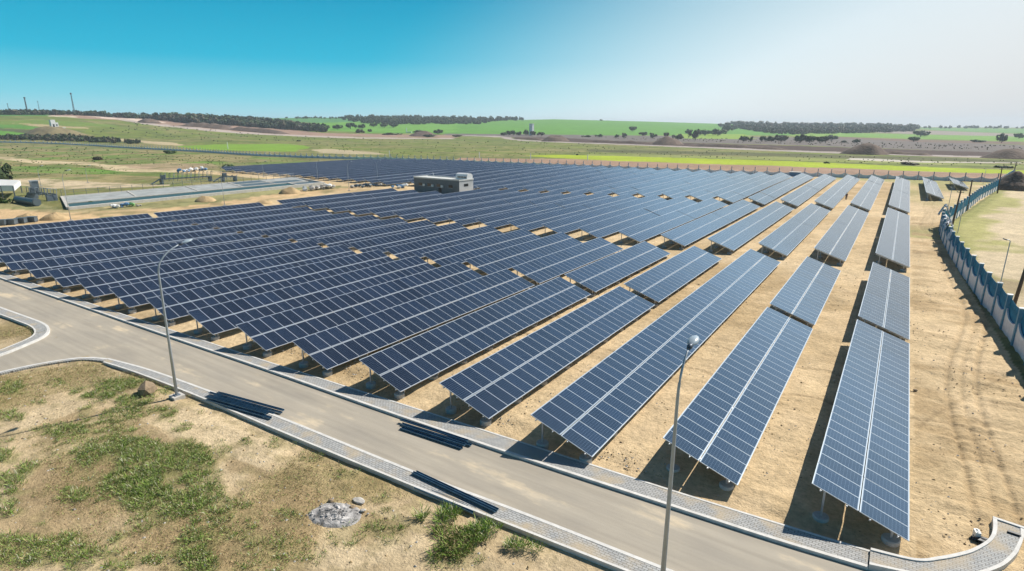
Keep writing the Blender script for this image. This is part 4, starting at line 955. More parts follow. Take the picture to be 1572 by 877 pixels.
def crown_arrays(seed, nl, R0=1.0, flat=.75, leaf=.16):
    """nl leaf quads through an uneven crown of unit radius sitting on z=0..2*flat"""
    g=np.random.default_rng(seed); nb=14; cen=g.normal(size=(nb,3)); cen/=np.linalg.norm(cen,axis=1)[:,None]; cen*=g.uniform(.2,.95,(nb,1)); cen[:,2]=np.abs(cen[:,2])*flat*.9+.25; rad=g.uniform(.16,.46,nb)
    w_=rad**2; ci=g.choice(nb,nl,p=w_/w_.sum()); d=g.normal(size=(nl,3)); d/=np.linalg.norm(d,axis=1)[:,None]
    p=cen[ci]+d*(rad[ci]*g.uniform(.55,1.08,nl))[:,None]*np.array([1,1,.8])
    a=np.cross(d,g.normal(size=(nl,3))); a/=np.linalg.norm(a,axis=1)[:,None]; b=np.cross(d,a)+d*g.uniform(-.5,.5,(nl,1)); b/=np.linalg.norm(b,axis=1)[:,None]
    s_=leaf*g.uniform(.6,1.25,(nl,1)); V=np.stack([p-a*s_-b*s_*.7,p+a*s_-b*s_*.5,p+a*s_*.8+b*s_*.8,p-a*s_*.7+b*s_*.6],1)
    return V*R0
def fast_mesh(name,V4,mats,mi=None):
    n=len(V4); V=V4.reshape(-1,3); k=V4.shape[1]
    me=bpy.data.meshes.new(name); me.vertices.add(len(V)); me.vertices.foreach_set('co',V.astype(np.float32).ravel()); me.loops.add(n*k); me.loops.foreach_set('vertex_index',np.arange(n*k,dtype=np.int32))
    me.polygons.add(n); me.polygons.foreach_set('loop_start',np.arange(0,n*k,k,dtype=np.int32)); me.polygons.foreach_set('loop_total',np.full(n,k,dtype=np.int32))
    for m in mats: me.materials.append(m)
    if mi is not None: me.polygons.foreach_set('material_index',mi)
    me.update(calc_edges=True); return me
CR={}
for kind in ('leaf','leaf_brown','leaf_green'):
    for v in range(4): CR[kind,v]=fast_mesh('crown',crown_arrays(100+v,420,leaf=.13),[M[kind]])
mt=MB(); mt.tube([(0,0,-.1),(.02,0,.35),(-.02,.03,.8),(0,0,1.1)],[.07,.055,.04,.02],7)
for a in range(5):
    an=a*1.3; mt.tube([(0,0,.35+.08*a),(.25*cos(an),.25*sin(an),.6+.08*a),(.42*cos(an),.42*sin(an),.85+.06*a)],[.035,.022,.01],5)
TRUNK=mt.mesh('trunk',M['bark'],True)
tn_=0
def tree(px,py,wpx,hpx,kind,label,group,name='tree'):
    global tn_; tn_+=1
    x,y=at(px,py); r=math.hypot(x,y); s=r/FPX/cos(PIT)**.5; wd=wpx*s/2*1.1; ht=hpx*s
    t=empty(name,(x,y,hz1(x,y)),random.uniform(0,6.28)); tag(t,label,'tree' if name=='tree' else 'bush',group)
    lift=ht*.12 if name=='tree' else -ht*.10
    c=obj('crown',CR[kind,tn_%4],t,(0,0,lift)); c.scale=(wd,wd,(ht-lift)/1.30)
    k=obj('trunk' if name=='tree' else 'stem',TRUNK,t); k.scale=(wd*.9,wd*.9,ht*.75)
TL=[(518,199,14,9,'leaf','round dark tree alone on the green field, left of centre'),(500.7,199,10,8,'leaf_green','small rounded tree beside the round dark tree'),(486,203,16,14,'leaf','dark tree at the right end of the left forest'),
(538,198,16,12,'leaf','dark tree right of the round tree on the green field'),(556,198,12,9,'leaf','dark tree second right of the round tree on the green field'),(574,195,11,7,'leaf','small dark tree in the middle of the green field'),(590,196,14,8,'leaf','left one of two wide dark trees on the green field'),(604,196,15,8,'leaf','right one of two wide dark trees on the green field'),
(672.7,206,14,9,'leaf','dark round tree beside the pale track bank'),(773,208.5,10,7,'leaf','leftmost dark tree beside the white tower'),(781,208.5,9,9,'leaf','second dark tree left of the white tower'),(788,208.5,10,11,'leaf','tall dark tree in the row left of the white tower'),(797,208.5,10,8,'leaf','dark tree between the tall one and the white tower'),(808,208.5,8,12,'leaf','narrow dark tree just left of the white tower'),(818,209,10,9,'leaf','dark tree in front of the white tower'),(831,209,12,8,'leaf','dark tree just right of the white tower'),
(920,211,10,6,'leaf','low dark tree right of the white tower, alone'),(946.6,212,7,7,'leaf','narrow dark tree below the white field track'),(958,212,10,9,'leaf_brown','brownish tree below the white field track'),(970.6,202,13,10,'leaf','dark round tree at the foot of the white field track'),(922.6,186,5,3.5,'leaf','tiny tree on the skyline left of the field track'),
(987,209,13,8,'leaf_brown','round brownish tree left of the cone-shaped mound'),(1001,213,12,10,'leaf','dark tree just left of the cone-shaped mound'),(1023,212,9,11,'leaf_brown','thin brownish tree behind the cone-shaped mound'),(1041,215,14,11,'leaf_brown','brownish tree just right of the cone-shaped mound'),(1056.7,206,12,9,'leaf','dark square tree at the left end of the hedge'),(1067.5,215,16,18,'leaf_brown','tall brownish tree in front of the hedge'),(1082,208.5,20,11,'leaf','wide dark tree in the hedge, right of the tall brownish one'),(1102,208.5,20,12,'leaf','wide dark tree in the hedge, right end'),(1116,203,16,14,'leaf','tall dark tree behind the right end of the hedge'),
(1106,196,9,7,'leaf','small tree on the slope behind the hedge, left'),(1117,196,11,10,'leaf','small tree on the slope behind the hedge, middle'),(1127,200,9,9,'leaf','small tree on the slope behind the hedge, right'),(1142,218,11,11,'leaf_brown','brownish tree at the left of the line before the right forest'),(1153,218,7,9,'leaf','narrow dark tree in the line before the right forest'),(1170,218,10,11,'leaf','dark tree, third in the line before the right forest'),(1184,218,14,10,'leaf','dark tree, fourth in the line before the right forest'),(1199,218,17,13,'leaf_brown','big brownish tree, fifth in the line before the right forest'),
(1041,188,6,4,'leaf','tiny tree on the skyline above the cone-shaped mound'),(1079,188.6,9,4,'leaf','small clump on the skyline right of the cone-shaped mound'),(1228,219.5,15,15,'leaf','tall dark tree, left of the group before the right forest'),(1243,219.5,15,13,'leaf','dark tree, second of the group before the right forest'),(1258,219.5,13,10,'leaf','dark tree, third of the group before the right forest'),(1267,219,11,12,'leaf_brown','brownish tree, fourth of the group before the right forest'),(1277,215.5,14,9,'leaf','round dark tree at the right of the group before the right forest'),
(1314,220,10,7,'leaf','small dark tree above the large dark mound'),(1413,210,20,9,'leaf','wide dark tree on the fallow field at right'),(1402.6,217.5,14,8,'leaf_green','green tree below the wide dark tree at right'),(1537,219.5,10,14,'leaf','upright dark tree near the right edge'),(1564,213,11,8,'leaf','dark tree at the right edge on the green strip')]
for px,py,w_,h_,k,lab in TL: tree(px,py,w_,h_,k,lab,'scattered trees in the distance')
BL=[(567.6,202.5,8,5,'leaf','small bush left of the brown thicket'),(551,204,14,8,'leaf_brown','brown thicket bush below the dark trees'),(600,207,24,4,'leaf_brown','wide low brown bush beside the track'),(644,203.5,16,5,'leaf_brown','brown bush above the pale bank'),(658,210.5,20,5,'leaf','low dark bush on the pale bank'),(702,210,16,4,'leaf_brown','low brownish bush right of the pale bank'),
(901,210.5,12,4,'leaf','low dark bush on the far field edge right of the tower'),(1295,219,7,4,'leaf','tiny dark bush left of the large dark mound'),(1499,218.5,14,4,'leaf','low dark bush left of the upright tree at right'),(1268,251,8,3.2,'leaf','small dark bush on the bright green strip'),(1396,253,22,4.5,'leaf_brown','low wide dark bush behind the far wall at right'),(1541,258,18,4,'leaf','dark bush near the right edge behind the wall'),
(260,236,15,6,'leaf_green','green bush in front of the far wall on the left'),(150,246,12,7,'leaf_brown','brown bush on the grass above the sandy track'),(886,238.5,4,3,'leaf','tiny dark bush left end of the bright green strip'),(459,217,6,2.6,'leaf','tiny dark bush alone on the olive meadow'),(2,277,34,24,'leaf','big dark bush at the left edge'),(140,312,7,4,'leaf_green','small green bush before the long basin'),(6,312,14,9,'leaf_green','yellow green bush below the shed'),(350,257,14,6,'leaf_green','green bush at the left end of the distant solar rows')]
for px,py,w_,h_,k,lab in BL: tree(px,py,w_,h_,k,lab,'scattered bushes in the distance','bush')
def forest(name,poly,n,hpx,kinds,seed,label=None):
    g=np.random.default_rng(seed); xs=[p[0] for p in poly]; ys=[p[1] for p in poly]; pts=[]
    tries=0
    while len(pts)<n and tries<n*30:
        tries+=1; u=g.uniform(min(xs),max(xs)); v=g.uniform(min(ys),max(ys))
        if pip(np.array([u]),np.array([v]),poly)[0]: pts.append((u,v))
    base=[crown_arrays(300+i,110,leaf=.21) for i in range(6)]; out=[];mi=[]; TR=[]
    for u,v in pts:
        x,y=at(u,v); r=math.hypot(x,y); s=r/FPX; h=g.uniform(.75,1.3)*hpx*s; wd=h*g.uniform(.5,.8); a=g.uniform(0,6.28); z=hz1(x,y)
        b=base[g.integers(6)]; ca,sa=cos(a),sin(a); q=b.reshape(-1,3); q=np.stack([q[:,0]*ca-q[:,1]*sa,q[:,0]*sa+q[:,1]*ca,q[:,2]],1)*np.array([wd,wd,h/1.3])+np.array([x,y,z])
        out.append(q.reshape(-1,4,3)); k=g.integers(len(kinds)); mi+= [int(k)]*len(b)
        tw=.05*wd; TR.append(np.array([[x-tw,y,z-.5],[x+tw,y,z-.5],[x+tw*.4,y,z+h*.6],[x-tw*.4,y,z+h*.6]])); TR.append(np.array([[x,y-tw,z-.5],[x,y+tw,z-.5],[x,y+tw*.4,z+h*.6],[x,y-tw*.4,z+h*.6]]))
    V=np.concatenate(out+[np.array(TR)]); mi+=[len(kinds)]*len(TR)
    o=obj(name,fast_mesh(name,V,[M[k] for k in kinds]+[M['bark']],mi)); tag(o,label,kind='stuff',cat='forest'); return o
forest('forest',[(-60,175.5),(0,176.5),(110,177),(135,178),(240,184),(300,190),(350,192),(400,196),(450,199.5),(497,203),(490,197),(450,192),(420,188),(380,184),(300,182.5),(200,180),(110,176),(0,175.2)],1300,6.0,['leaf','leaf','leaf','leaf_brown'],5,'dark forest on the left hill')
forest('forest',[(240,184),(300,190),(350,192.3),(400,196.3),(450,199.8),(500,203.5),(494,200),(440,194),(380,189),(300,185)],520,9.5,['leaf','leaf','leaf_brown'],25,'taller near edge of the dark forest on the left hill')
forest('forest',[(525,184),(560,190),(640,191.5),(735,191),(765,186),(806,185.5),(806,183),(730,181.5),(640,181),(560,181),(530,180)],620,5.5,['leaf','leaf'],6,'dark blue forest on the skyline left of centre')
forest('forest',[(1130,197),(1180,205),(1215,207),(1280,205.5),(1350,204),(1400,202),(1410,198),(1350,196),(1200,193.5),(1125,192)],900,6.2,['leaf','leaf','leaf_brown'],8,'dark forest on the right skyline')
forest('shrub_belt',[(-20,213),(0,212),(60,212),(100,210),(130,214),(215,219),(210,222.5),(150,219),(60,216),(-20,215.5)],200,5.5,['leaf_brown','leaf'],9,'dark shrub belt behind the wall on the left')
forest('meadow_scrub',[(200,188),(420,208),(560,213),(800,217),(1000,226),(1240,238),(1572,247),(1572,258),(1240,248),(1000,240),(860,238),(700,242),(560,238),(440,220),(260,216),(130,205)],420,1.3,['leaf_green','leaf_green','leaf_brown'],14,'low scrub dotted over the meadow behind the far wall')
forest('meadow_scrub',[(0,222),(190,230),(330,240),(500,246),(340,260),(150,250),(0,240)],300,1.2,['leaf_green','leaf_green','grass'],15,'low scrub dotted over the rough grass inside the left wall')
forest('meadow_scrub',[(0,245),(150,253),(230,266),(0,272)],120,1.2,['leaf_green','grass'],16,'low scrub on the grass behind the basins')
forest('field_scrub',[(880,210),(1060,212),(1300,217),(1572,225),(1572,231),(1400,228),(1200,221),(960,214)],330,1.2,['leaf_brown','leaf_brown','leaf'],17,'low brown vines and scrub on the fallow strip')
forest('tree_line',[(1405,196.2),(1900,197.2),(1900,198.4),(1405,197.6)],90,3.2,['leaf','leaf'],10,'thin tree line on the right horizon')
forest('tree_line',[(385,180),(560,181),(560,183),(385,182)],100,2.6,['leaf','leaf'],12,'tree line on the far green hill')

# ------------------------------------------------------------------ foreground weeds and grass
M['fleck']=leaf_mat('pale_seed_heads',(.42,.42,.26),(.60,.58,.42))
def tufts(name, pts, h, mats, seed, blades=9, wd=.022, leafy=0.0, spread=.14):
    g=np.random.default_rng(seed); P=np.array(pts); n=len(P); z=hz(P[:,0],P[:,1])+ (fbm(P[:,0],P[:,1],1.3,4,3)-.5)*.10+(fbm(P[:,0],P[:,1],7,3,5)-.5)*.12
    k=blades; c=np.repeat(np.c_[P,z],k,0); N_=n*k; a=g.uniform(0,2*pi,N_); d=g.uniform(0,spread,N_); c[:,0]+=d*np.cos(a); c[:,1]+=d*np.sin(a)
    hh=np.repeat(h if hasattr(h,'__len__') else np.full(n,h),k)*g.uniform(.30,.95,N_); lean=g.uniform(.3,1.3,N_); a2=g.uniform(0,2*pi,N_)
    tip=c+np.c_[np.cos(a)*lean*hh,np.sin(a)*lean*hh,hh]; sd=np.c_[np.cos(a2),np.sin(a2),np.zeros(N_)]*wd*g.uniform(.7,1.5,(N_,1))
    mid=c*.45+tip*.55+np.c_[np.zeros(N_),np.zeros(N_),hh*.10]
    T=np.stack([c-sd*.6,c+sd*.6,mid+sd,tip],1); T2=np.stack([c-sd*.6,mid+sd,tip,mid-sd],1)
    L_=[T2]
    if leafy:
        m_=int(N_*leafy); i=g.choice(N_,m_); q=c[i]+(tip[i]-c[i])*g.uniform(.3,1.0,(m_,1)); s_=g.uniform(.014,.032,(m_,1)); u=g.normal(size=(m_,3)); u/=np.linalg.norm(u,axis=1)[:,None]; v=np.cross(u,g.normal(size=(m_,3))); v/=np.linalg.norm(v,axis=1)[:,None]
        L_.append(np.stack([q-u*s_,q-v*s_*.6,q+u*s_,q+v*s_*.6],1))
    V=np.concatenate(L_); mi=g.integers(0,len(mats),len(V)).astype(np.int32)
    o=obj(name,fast_mesh(name,V,[M[x] for x in mats],mi)); return o
def scatter_patches(dens, patches, seed):
    g=np.random.default_rng(seed); out=[];hs=[]
    for px,py,rx,ry,dn,h in patches:
        cx,cy=at(px,py); ax,ay=at(px+rx,py); bx,by=at(px,py-ry); u=np.array([ax-cx,ay-cy]); v=np.array([bx-cx,by-cy]); area=abs(u[0]*v[1]-u[1]*v[0])*pi
        n=int(area*dens*dn); t=g.uniform(0,2*pi,n); r_=np.sqrt(g.uniform(0,1.25,n)); q=np.array([cx,cy])+np.outer(r_*np.cos(t),u)+np.outer(r_*np.sin(t),v)
        nz=fbm(q[:,0],q[:,1],1.6,4,7); keep=(nz+.35*(vnoise(q[:,0],q[:,1],.55,9)-.5)>.375+.24*np.clip(r_-.4,0,1))&(q[:,1]<16.6+.03*(q[:,0]+43)) ; q=q[keep]; out.append(q); hs.append(np.clip(h*(1.25-.5*r_[keep])*g.uniform(.6,1.3,keep.sum()),.06,.6))
    return np.concatenate(out),np.concatenate(hs)
P,Hh=scatter_patches(30,PATCH,21)
o=tufts('wild_grass',P,Hh,['grass','grass','grass','grass_dry','grass_bright','grass_bright','grass','fleck'],22,blades=12,wd=.011,leafy=1.8); tag(o,'patches of green weeds on the sandy lot in front of the road',kind='stuff')
# thin dry stalks over the whole lot
g=np.random.default_rng(31); n=52000; q=np.c_[g.uniform(-62,6,n),g.uniform(-6,17.0,n)]; nz=fbm(q[:,0],q[:,1],5,5,101); r_=np.hypot(q[:,0],q[:,1]); az_=np.degrees(np.arctan2(q[:,0],q[:,1])+YAW)
q=q[(nz>.49)&(r_>13)&(np.abs(az_)<50)&(q[:,1]<16.8+.03*(q[:,0]+43))&~((q[:,0]<-52)&(q[:,1]<14))]
o=tufts('dry_grass',q,g.uniform(.04,.15,len(q)),['grass_dry','grass_dry','grass'],32,blades=7,wd=.011,spread=.22); tag(o,'thin dry grass over the sandy lot in front of the road',kind='stuff')
for i,(px,py,rx,ry,h,lab) in enumerate(((665,795,34,17,.55,'bright green leafy weed clump beside the pavement at the bottom centre'),(743,818,26,13,.45,'green leafy weed clump right of the bright one at the bottom'),(800,838,36,14,.38,'low green weed clump at the bottom, farthest right'),(690,832,44,24,.40,'grey green tall weed clump below the bright one'),(828,218.,1,1,.1,None))):
    if not lab: continue
    P,Hh=scatter_patches(60,[(px,py,rx,ry,1.0,h)],50+i)
    o=tufts('weed_clump',P,Hh,['grass_bright','grass_bright','grass','fleck'] if i<3 else ['grass','grass_dry','grass_bright'],60+i,blades=14,wd=.016,leafy=1.6); tag(o,lab,'weeds','weed clumps beside the pavement')

# ------------------------------------------------------------------ things lying about
def rails(P0,P1,offs,label,z=0.0,n=5,sp=.16,w_=.12):
    a=np.array(at(*P0)); b=np.array(at(*P1)); t=empty('steel_rail_bundle',(a[0],a[1],z)); tag(t,label,'steel rails','bundles of steel rails beside the road')
    d=(b-a); L=np.linalg.norm(d); d/=L; nn=np.array([-d[1],d[0]]); g=random.Random(int(P0[0]))
    for i in range(n):
        s0=g.uniform(0,offs); s1=L-g.uniform(0,offs); o0=(i-(n-1)/2)*sp; k=g.uniform(-.05,.05); zz=.06+(.11 if i%2 and n>3 else 0)
        m=MB(); p=nn*o0+d*s0; q=nn*(o0+k)+d*s1
        m.beam((p[0],p[1],zz),(q[0],q[1],zz),w_,.015); 
        for s in (-1,1): m.beam((p[0]+nn[0]*s*w_/2,p[1]+nn[1]*s*w_/2,zz+.035),(q[0]+nn[0]*s*w_/2,q[1]+nn[1]*s*w_/2,zz+.035),.012,.08)
        m.build('rail',M['rail_steel'],t)
rails((318,610),(428,641),1.0,'wide bundle of dark blue steel rails lying on the near pavement beside the left lamp',.11,9,.13)
rails((609,651),(721,687),.9,'dark blue steel rails lying on the road against the far kerb',-.03,4,.20,.16)
rails((634,729),(768,791),.3,'long thin dark blue rails lying on the near pavement at the bottom centre',.11,2,.13)
rails((640,747),(745,792),1.2,'dark rails lying off the edge of the near pavement, below the long thin ones',-.02,3,.16)
x,y,z=at3(514,790); m=MB(); g=random.Random(4); V=[];F=[]; n=24
for i in range(7):
    for k in range(n):
        f=i/6; a=2*pi*k/n; rr=(1+.22*(vnoise(np.array([a*1.6]),np.array([2.]),1.0,5)[0]-.5))*f; V.append((1.25*rr*cos(a),.85*rr*sin(a),.16*(1-f*f)*g.uniform(.5,1.3)-(.04 if i==6 else 0)))
for i in range(6):
    for k in range(n): F.append((i*n+k,(i+1)*n+k,(i+1)*n+(k+1)%n,i*n+(k+1)%n))
mm=MB(); mm.add(V,F)
for i in range(90):
    a=g.uniform(0,6.28); rr=abs(g.gauss(0,.55)); rr=min(rr,1.25); sz=g.uniform(.025,.075); mm.blob((1.25*rr*cos(a),.85*rr*sin(a),.14*(1-min(1,rr)**2)+.02),(sz,sz*.8,sz*.6),i,2,.35)
o=mm.build('ash_heap',M['ash'],None,loc=(x,y,z),rot=(0,0,.3)); tag(o,'burnt patch of grey ash on the sandy lot at the bottom centre','ash')
for i,(px,py,s,mt_,lab) in enumerate(((551,770,.34,'stone','flat white stone at the upper right of the ash patch'),(557,785,.14,'stone','small white stone just right of the ash patch'),(541,780,.16,'rock','dark stone at the edge of the ash patch'),(227,604,.75,'rock','big brown block of rock by the left lamp, behind the pavement'),
    (508,770,.16,'rock','dark lump at the top of the ash patch'),(1405,600,.14,'rock','small brown stone on the sand right of the solar tables'))):
    x,y,z=at3(px,py); m=MB(); m.blob((0,0,s*.12 if i==0 else s*.3),(s,s*.6 if i==0 else s*.75,s*.22 if i==0 else (s*.5 if s<.5 else s*.85)),seed=i+3,n=3 if s<.5 else 2,jit=.16); o=m.build('stone',M[mt_],None,loc=(x,y,z),rot=(0,0,i*.7)); tag(o,lab,'stone','stones on the ground')
# canister and black scrap by the curled pavement
x,y,z=at3(1498,826); t=empty('canister',(x,y,z),.2); t.scale=(.7,.7,.7); tag(t,'white plastic canister on the sand beside the curled pavement end','canister')
m=MB(); m.box(-.14,.14,-.22,.22,0,.5); m.build('canister_body',M['white'],t); m=MB(); m.tube([(0,.12,.5),(0,.12,.57)],.05,8); m.build('cap',M['white'],t); m=MB(); m.tube([(0,-.15,.5),(0,-.12,.6),(0,.0,.6),(0,.03,.5)],.02,6); m.build('handle',M['white'],t)
x,y,z=at3(1505,831); m=MB(); m.blob((0,0,.08),(.35,.2,.12),9,3,.4); o=m.build('plastic_scrap',M['black'],None,loc=(x,y,z)); tag(o,'crumpled black plastic scrap beside the white canister','scrap')
x,y=at(1555,827); m=MB(); m.box(-.22,.22,-.07,.07,0,.09); o=m.build('brick',M['black'],None,loc=(x,y,.21),rot=(0,0,-.1)); tag(o,'black brick lying on the curled pavement end','brick')
# litter, stone pile, sacks
def pile(px0,py0,px1,py1,n,s,mt_,label,cat,group,name,seed):
    g=random.Random(seed); a=np.array(at(px0,py0)); b=np.array(at(px1,py1)); t=empty(name,((a[0]+b[0])/2,(a[1]+b[1])/2,hz1(*((a+b)/2)))); tag(t,label,cat,group); c=(a+b)/2
    for i in range(n):
        f=g.random(); p=a*(1-f)+b*f-c+np.array([g.uniform(-1.2,1.2),g.uniform(-1.2,1.2)]); r=s*g.uniform(.6,1.3); m=MB(); m.blob((p[0],p[1],r*.4+g.uniform(0,s)),(r,r*g.uniform(.6,1),r*.6),i,2,.3); m.build('piece',M[mt_ if not isinstance(mt_,tuple) else g.choice(mt_)],t)
pile(470,293,512,289,34,.75,('stone','white','stone'),'heap of pale grey stones and sacks behind the solar rows','stones','heaps of material behind the solar rows','stone_pile',3)
pile(545,288,590,286,26,.6,('machine','stone','rail_steel'),'row of dark scrap and pallets left of the grey building','scrap','heaps of material behind the solar rows','scrap_pile',4)
pile(180,319,192,318,9,.55,('litterblue','white'),'blue and white litter on the grass behind the solar rows','litter','litter behind the solar rows','litter_pile',5)
pile(200,317,212,316.5,8,.5,('littergreen','stone'),'green litter on the grass just right of the blue litter','litter','litter behind the solar rows','litter_pile',6)
pile(272,266,322,261,26,.9,('stone','machine','litterblue','white'),'scattered building rubble beyond the basin','rubble','heaps of material behind the solar rows','rubble_pile',7)
pile(607,289,628,288,8,.8,('white','litterblue'),'white wrapped packages at the left end of the grey building','packages','heaps of material behind the solar rows','package_pile',8)
for i,(px,py,lab) in enumerate(((3,346,'dark crate at the far left edge behind the rearmost solar row'),(18,345,'dark crate, second from the left edge behind the rearmost solar row'),(33,343,'dark crate, third from the left edge behind the rearmost solar row'),(49,341,'dark crate, fourth from the left, nearest the sand heap'))):
    x,y,z=at3(px,py); t=empty('crate',(x,y,z),-.8); tag(t,lab,'crate','dark crates behind the rearmost solar row')
    m=MB(); m.box(-.55,.55,-.8,.8,.12,.95); m.build('crate_body',M['machine'],t); m=MB()
    for yy in (-.7,0,.7): m.box(-.55,.55,yy-.06,yy+.06,0,.12)
    m.build('pallet',M['wood'],t); m=MB(); m.box(-.6,.6,-.85,.85,.95,1.02); m.build('lid',M['pipe'],t)

# loose clods and small stones on the bare sand
g=np.random.default_rng(81); n=30000; yy=25+75*g.uniform(0,1,n)**1.7; xx=g.uniform(-72,10,n); q=np.c_[xx,yy]; kz=fbm(xx,yy,3,4,83); q=q[(kz>.47)]
q=np.r_[q,np.c_[g.uniform(-60,4,7000),g.uniform(-2,16.5,7000)]]; q=q[~((q[:,0]<-50)&(q[:,1]<17))]
zz=hz(q[:,0],q[:,1])+(fbm(q[:,0],q[:,1],1.3,4,3)-.5)*.10+(fbm(q[:,0],q[:,1],7,3,5)-.5)*.12
n=len(q); s0=.018+.07*g.uniform(0,1,n)**4; oc=np.array([(1,0,0),(0,1,0),(-1,0,0),(0,-1,0),(0,0,.8),(0,0,-.6)],float); V=oc[None]*g.uniform(.6,1.3,(n,6,1))*s0[:,None,None]; an=g.uniform(0,6.28,n); ca,sa=np.cos(an)[:,None],np.sin(an)[:,None]
V=np.stack([V[...,0]*ca-V[...,1]*sa,V[...,0]*sa+V[...,1]*ca,V[...,2]],-1)+np.c_[q,zz][:,None,:]
T=V[:,[[0,1,4],[1,2,4],[2,3,4],[3,0,4]]].reshape(-1,3,3); o=obj('gravel',fast_mesh('gravel',T,[M['rock'],M['sandpile'],M['stone']],np.repeat(g.integers(0,3,n),4).astype(np.int32))); tag(o,'loose clods and small stones scattered on the bare sand',kind='stuff')

# ------------------------------------------------------------------ distant structures
def mast(px,py,hpx,w_,label,solid=False):
    x,y=at(px,py); r=math.hypot(x,y); h=hpx*r/FPX; t=empty('mast',(x,y,hz1(x,y)-1)); tag(t,label,'mast','masts on the left horizon'); m=MB(); w_=w_*r/FPX
    if solid: m.tube([(0,0,0),(0,0,h)],[w_*.55,w_*.4],12)
    else:
        for sx in (-1,1):
            for sy in (-1,1): m.beam((sx*w_/2,sy*w_/2,0),(sx*w_*.15,sy*w_*.15,h),w_*.14,w_*.14)
        for i in range(9):
            z=h*i/9; k=w_/2*(1-.7*i/9); k2=w_/2*(1-.7*(i+1)/9)
            for (a,b),(c,d) in (((-1,-1),(1,-1)),((1,-1),(1,1)),((1,1),(-1,1)),((-1,1),(-1,-1))): m.beam((a*k,b*k,z),(c*k2,d*k2,z+h/9),w_*.10,w_*.10)
    m.build('lattice' if not solid else 'shaft',M['machine'],t); m=MB(); m.tube([(0,0,h*.93),(0,0,h*1.0)],w_*.7,8); m.build('antenna_ring',M['machine'],t)
mast(15,176.5,13,.7,'short thin mast at the left end of the horizon'); mast(43,176.5,20,1.5,'thick dark tower on the left horizon',True); mast(62,176.5,16,.6,'thin pale mast right of the thick dark tower'); mast(115,177,26,1.4,'tall lattice mast on the left horizon, the rightmost one')
# white hut on the mound
x,y=at(86,199.5); r=math.hypot(x,y); s=r/FPX; t=empty('white_hut',(x,y,hz1(x,y)+2),-math.atan2(x,y)+.3); tag(t,'white block-shaped hut on a brown mound on the left hill','hut')
m=MB(); m.box(-4.5*s,2.5*s,-3*s,3*s,0,6.5*s); m.build('lower_wall',M['white'],t); m=MB(); m.box(-4.5*s,0,-2.6*s,2.6*s,6.51*s,9.5*s); m.build('upper_wall',M['white'],t); m=MB(); m.box(2.51*s,9*s,-3*s,3*s,0,.9*s); m.build('slab',M['white'],t)
m=MB(); m.box(-3*s,-1.4*s,-3.05*s,-2.9*s,1*s,4.5*s); m.build('door',M['window'],t); m=MB(); m.box(.2*s,1.5*s,-3.05*s,-2.9*s,2.6*s,4.4*s); m.build('window',M['window'],t)
x,y=at(816,208); r=math.hypot(x,y); s=r/FPX; t=empty('white_tower',(x,y,hz1(x,y)),-math.atan2(x,y)-.7); tag(t,'small white tower house among dark trees in the middle distance','tower')
m=MB(); m.box(-2.9*s,2.9*s,-2*s,2*s,0,16*s); m.build('wall',M['white'],t); m=MB(); m.box(-3.3*s,3.3*s,-2.4*s,2.4*s,16.01*s,16.8*s); m.build('roof',M['white'],t)
for a in (-1.6,.6):
    m=MB(); m.box(a*s,(a+.6)*s,-2.05*s,-1.9*s,11.5*s,12.6*s); m.build('window',M['window'],t)
x,y=at(624,203.5); s=math.hypot(x,y)/FPX; t=empty('marker_post',(x,y,hz1(x,y))); tag(t,'white marker post in the middle distance beside the earth mound','post'); m=MB(); m.tube([(0,0,0),(0,0,6.5*s)],[.8*s,.45*s],8); m.build('shaft',M['white'],t); m=MB(); m.box(0,10*s,-1*s,1*s,-.1,1.1*s); m.build('slab',M['white'],t)
for i,(px,py,lab) in enumerate(((736,243,'first'),(814.5,245,'second'),(902,247,'third'),(598,241,'leftmost'),(350,229,'far left'))):
    x,y=at(px,py); s=math.hypot(x,y)/FPX; m=MB(); m.tube([(0,0,0),(0,0,9*s)],.55*s,6); o=m.build('white_pole',M['white'],None,loc=(x,y,hz1(x,y)))
    tag(o,{'first':'thin white pole on the meadow behind the far wall, second from the left','second':'thin white pole behind the far wall, below the white tower','third':'thin white pole at the left end of the bright green strip','leftmost':'thin white pole on the meadow behind the wall, left of the others','far left':'thin white pole on the bright green patch left of the solar rows'}[lab],'pole','thin white poles behind the far wall')
# small blue container by the far wall
x,y=-33.5,229.3; t=empty('container',(x,y,hz1(x,y)),0); tag(t,'light blue box behind the far ends of the solar rows','container'); m=MB(); m.box(0,3.6,0,2,0,1.5); m.build('container_body',M['litterblue'],t); m=MB(); m.box(-.1,3.7,-.1,2.1,1.51,1.65); m.build('roof',M['roofwhite'],t)

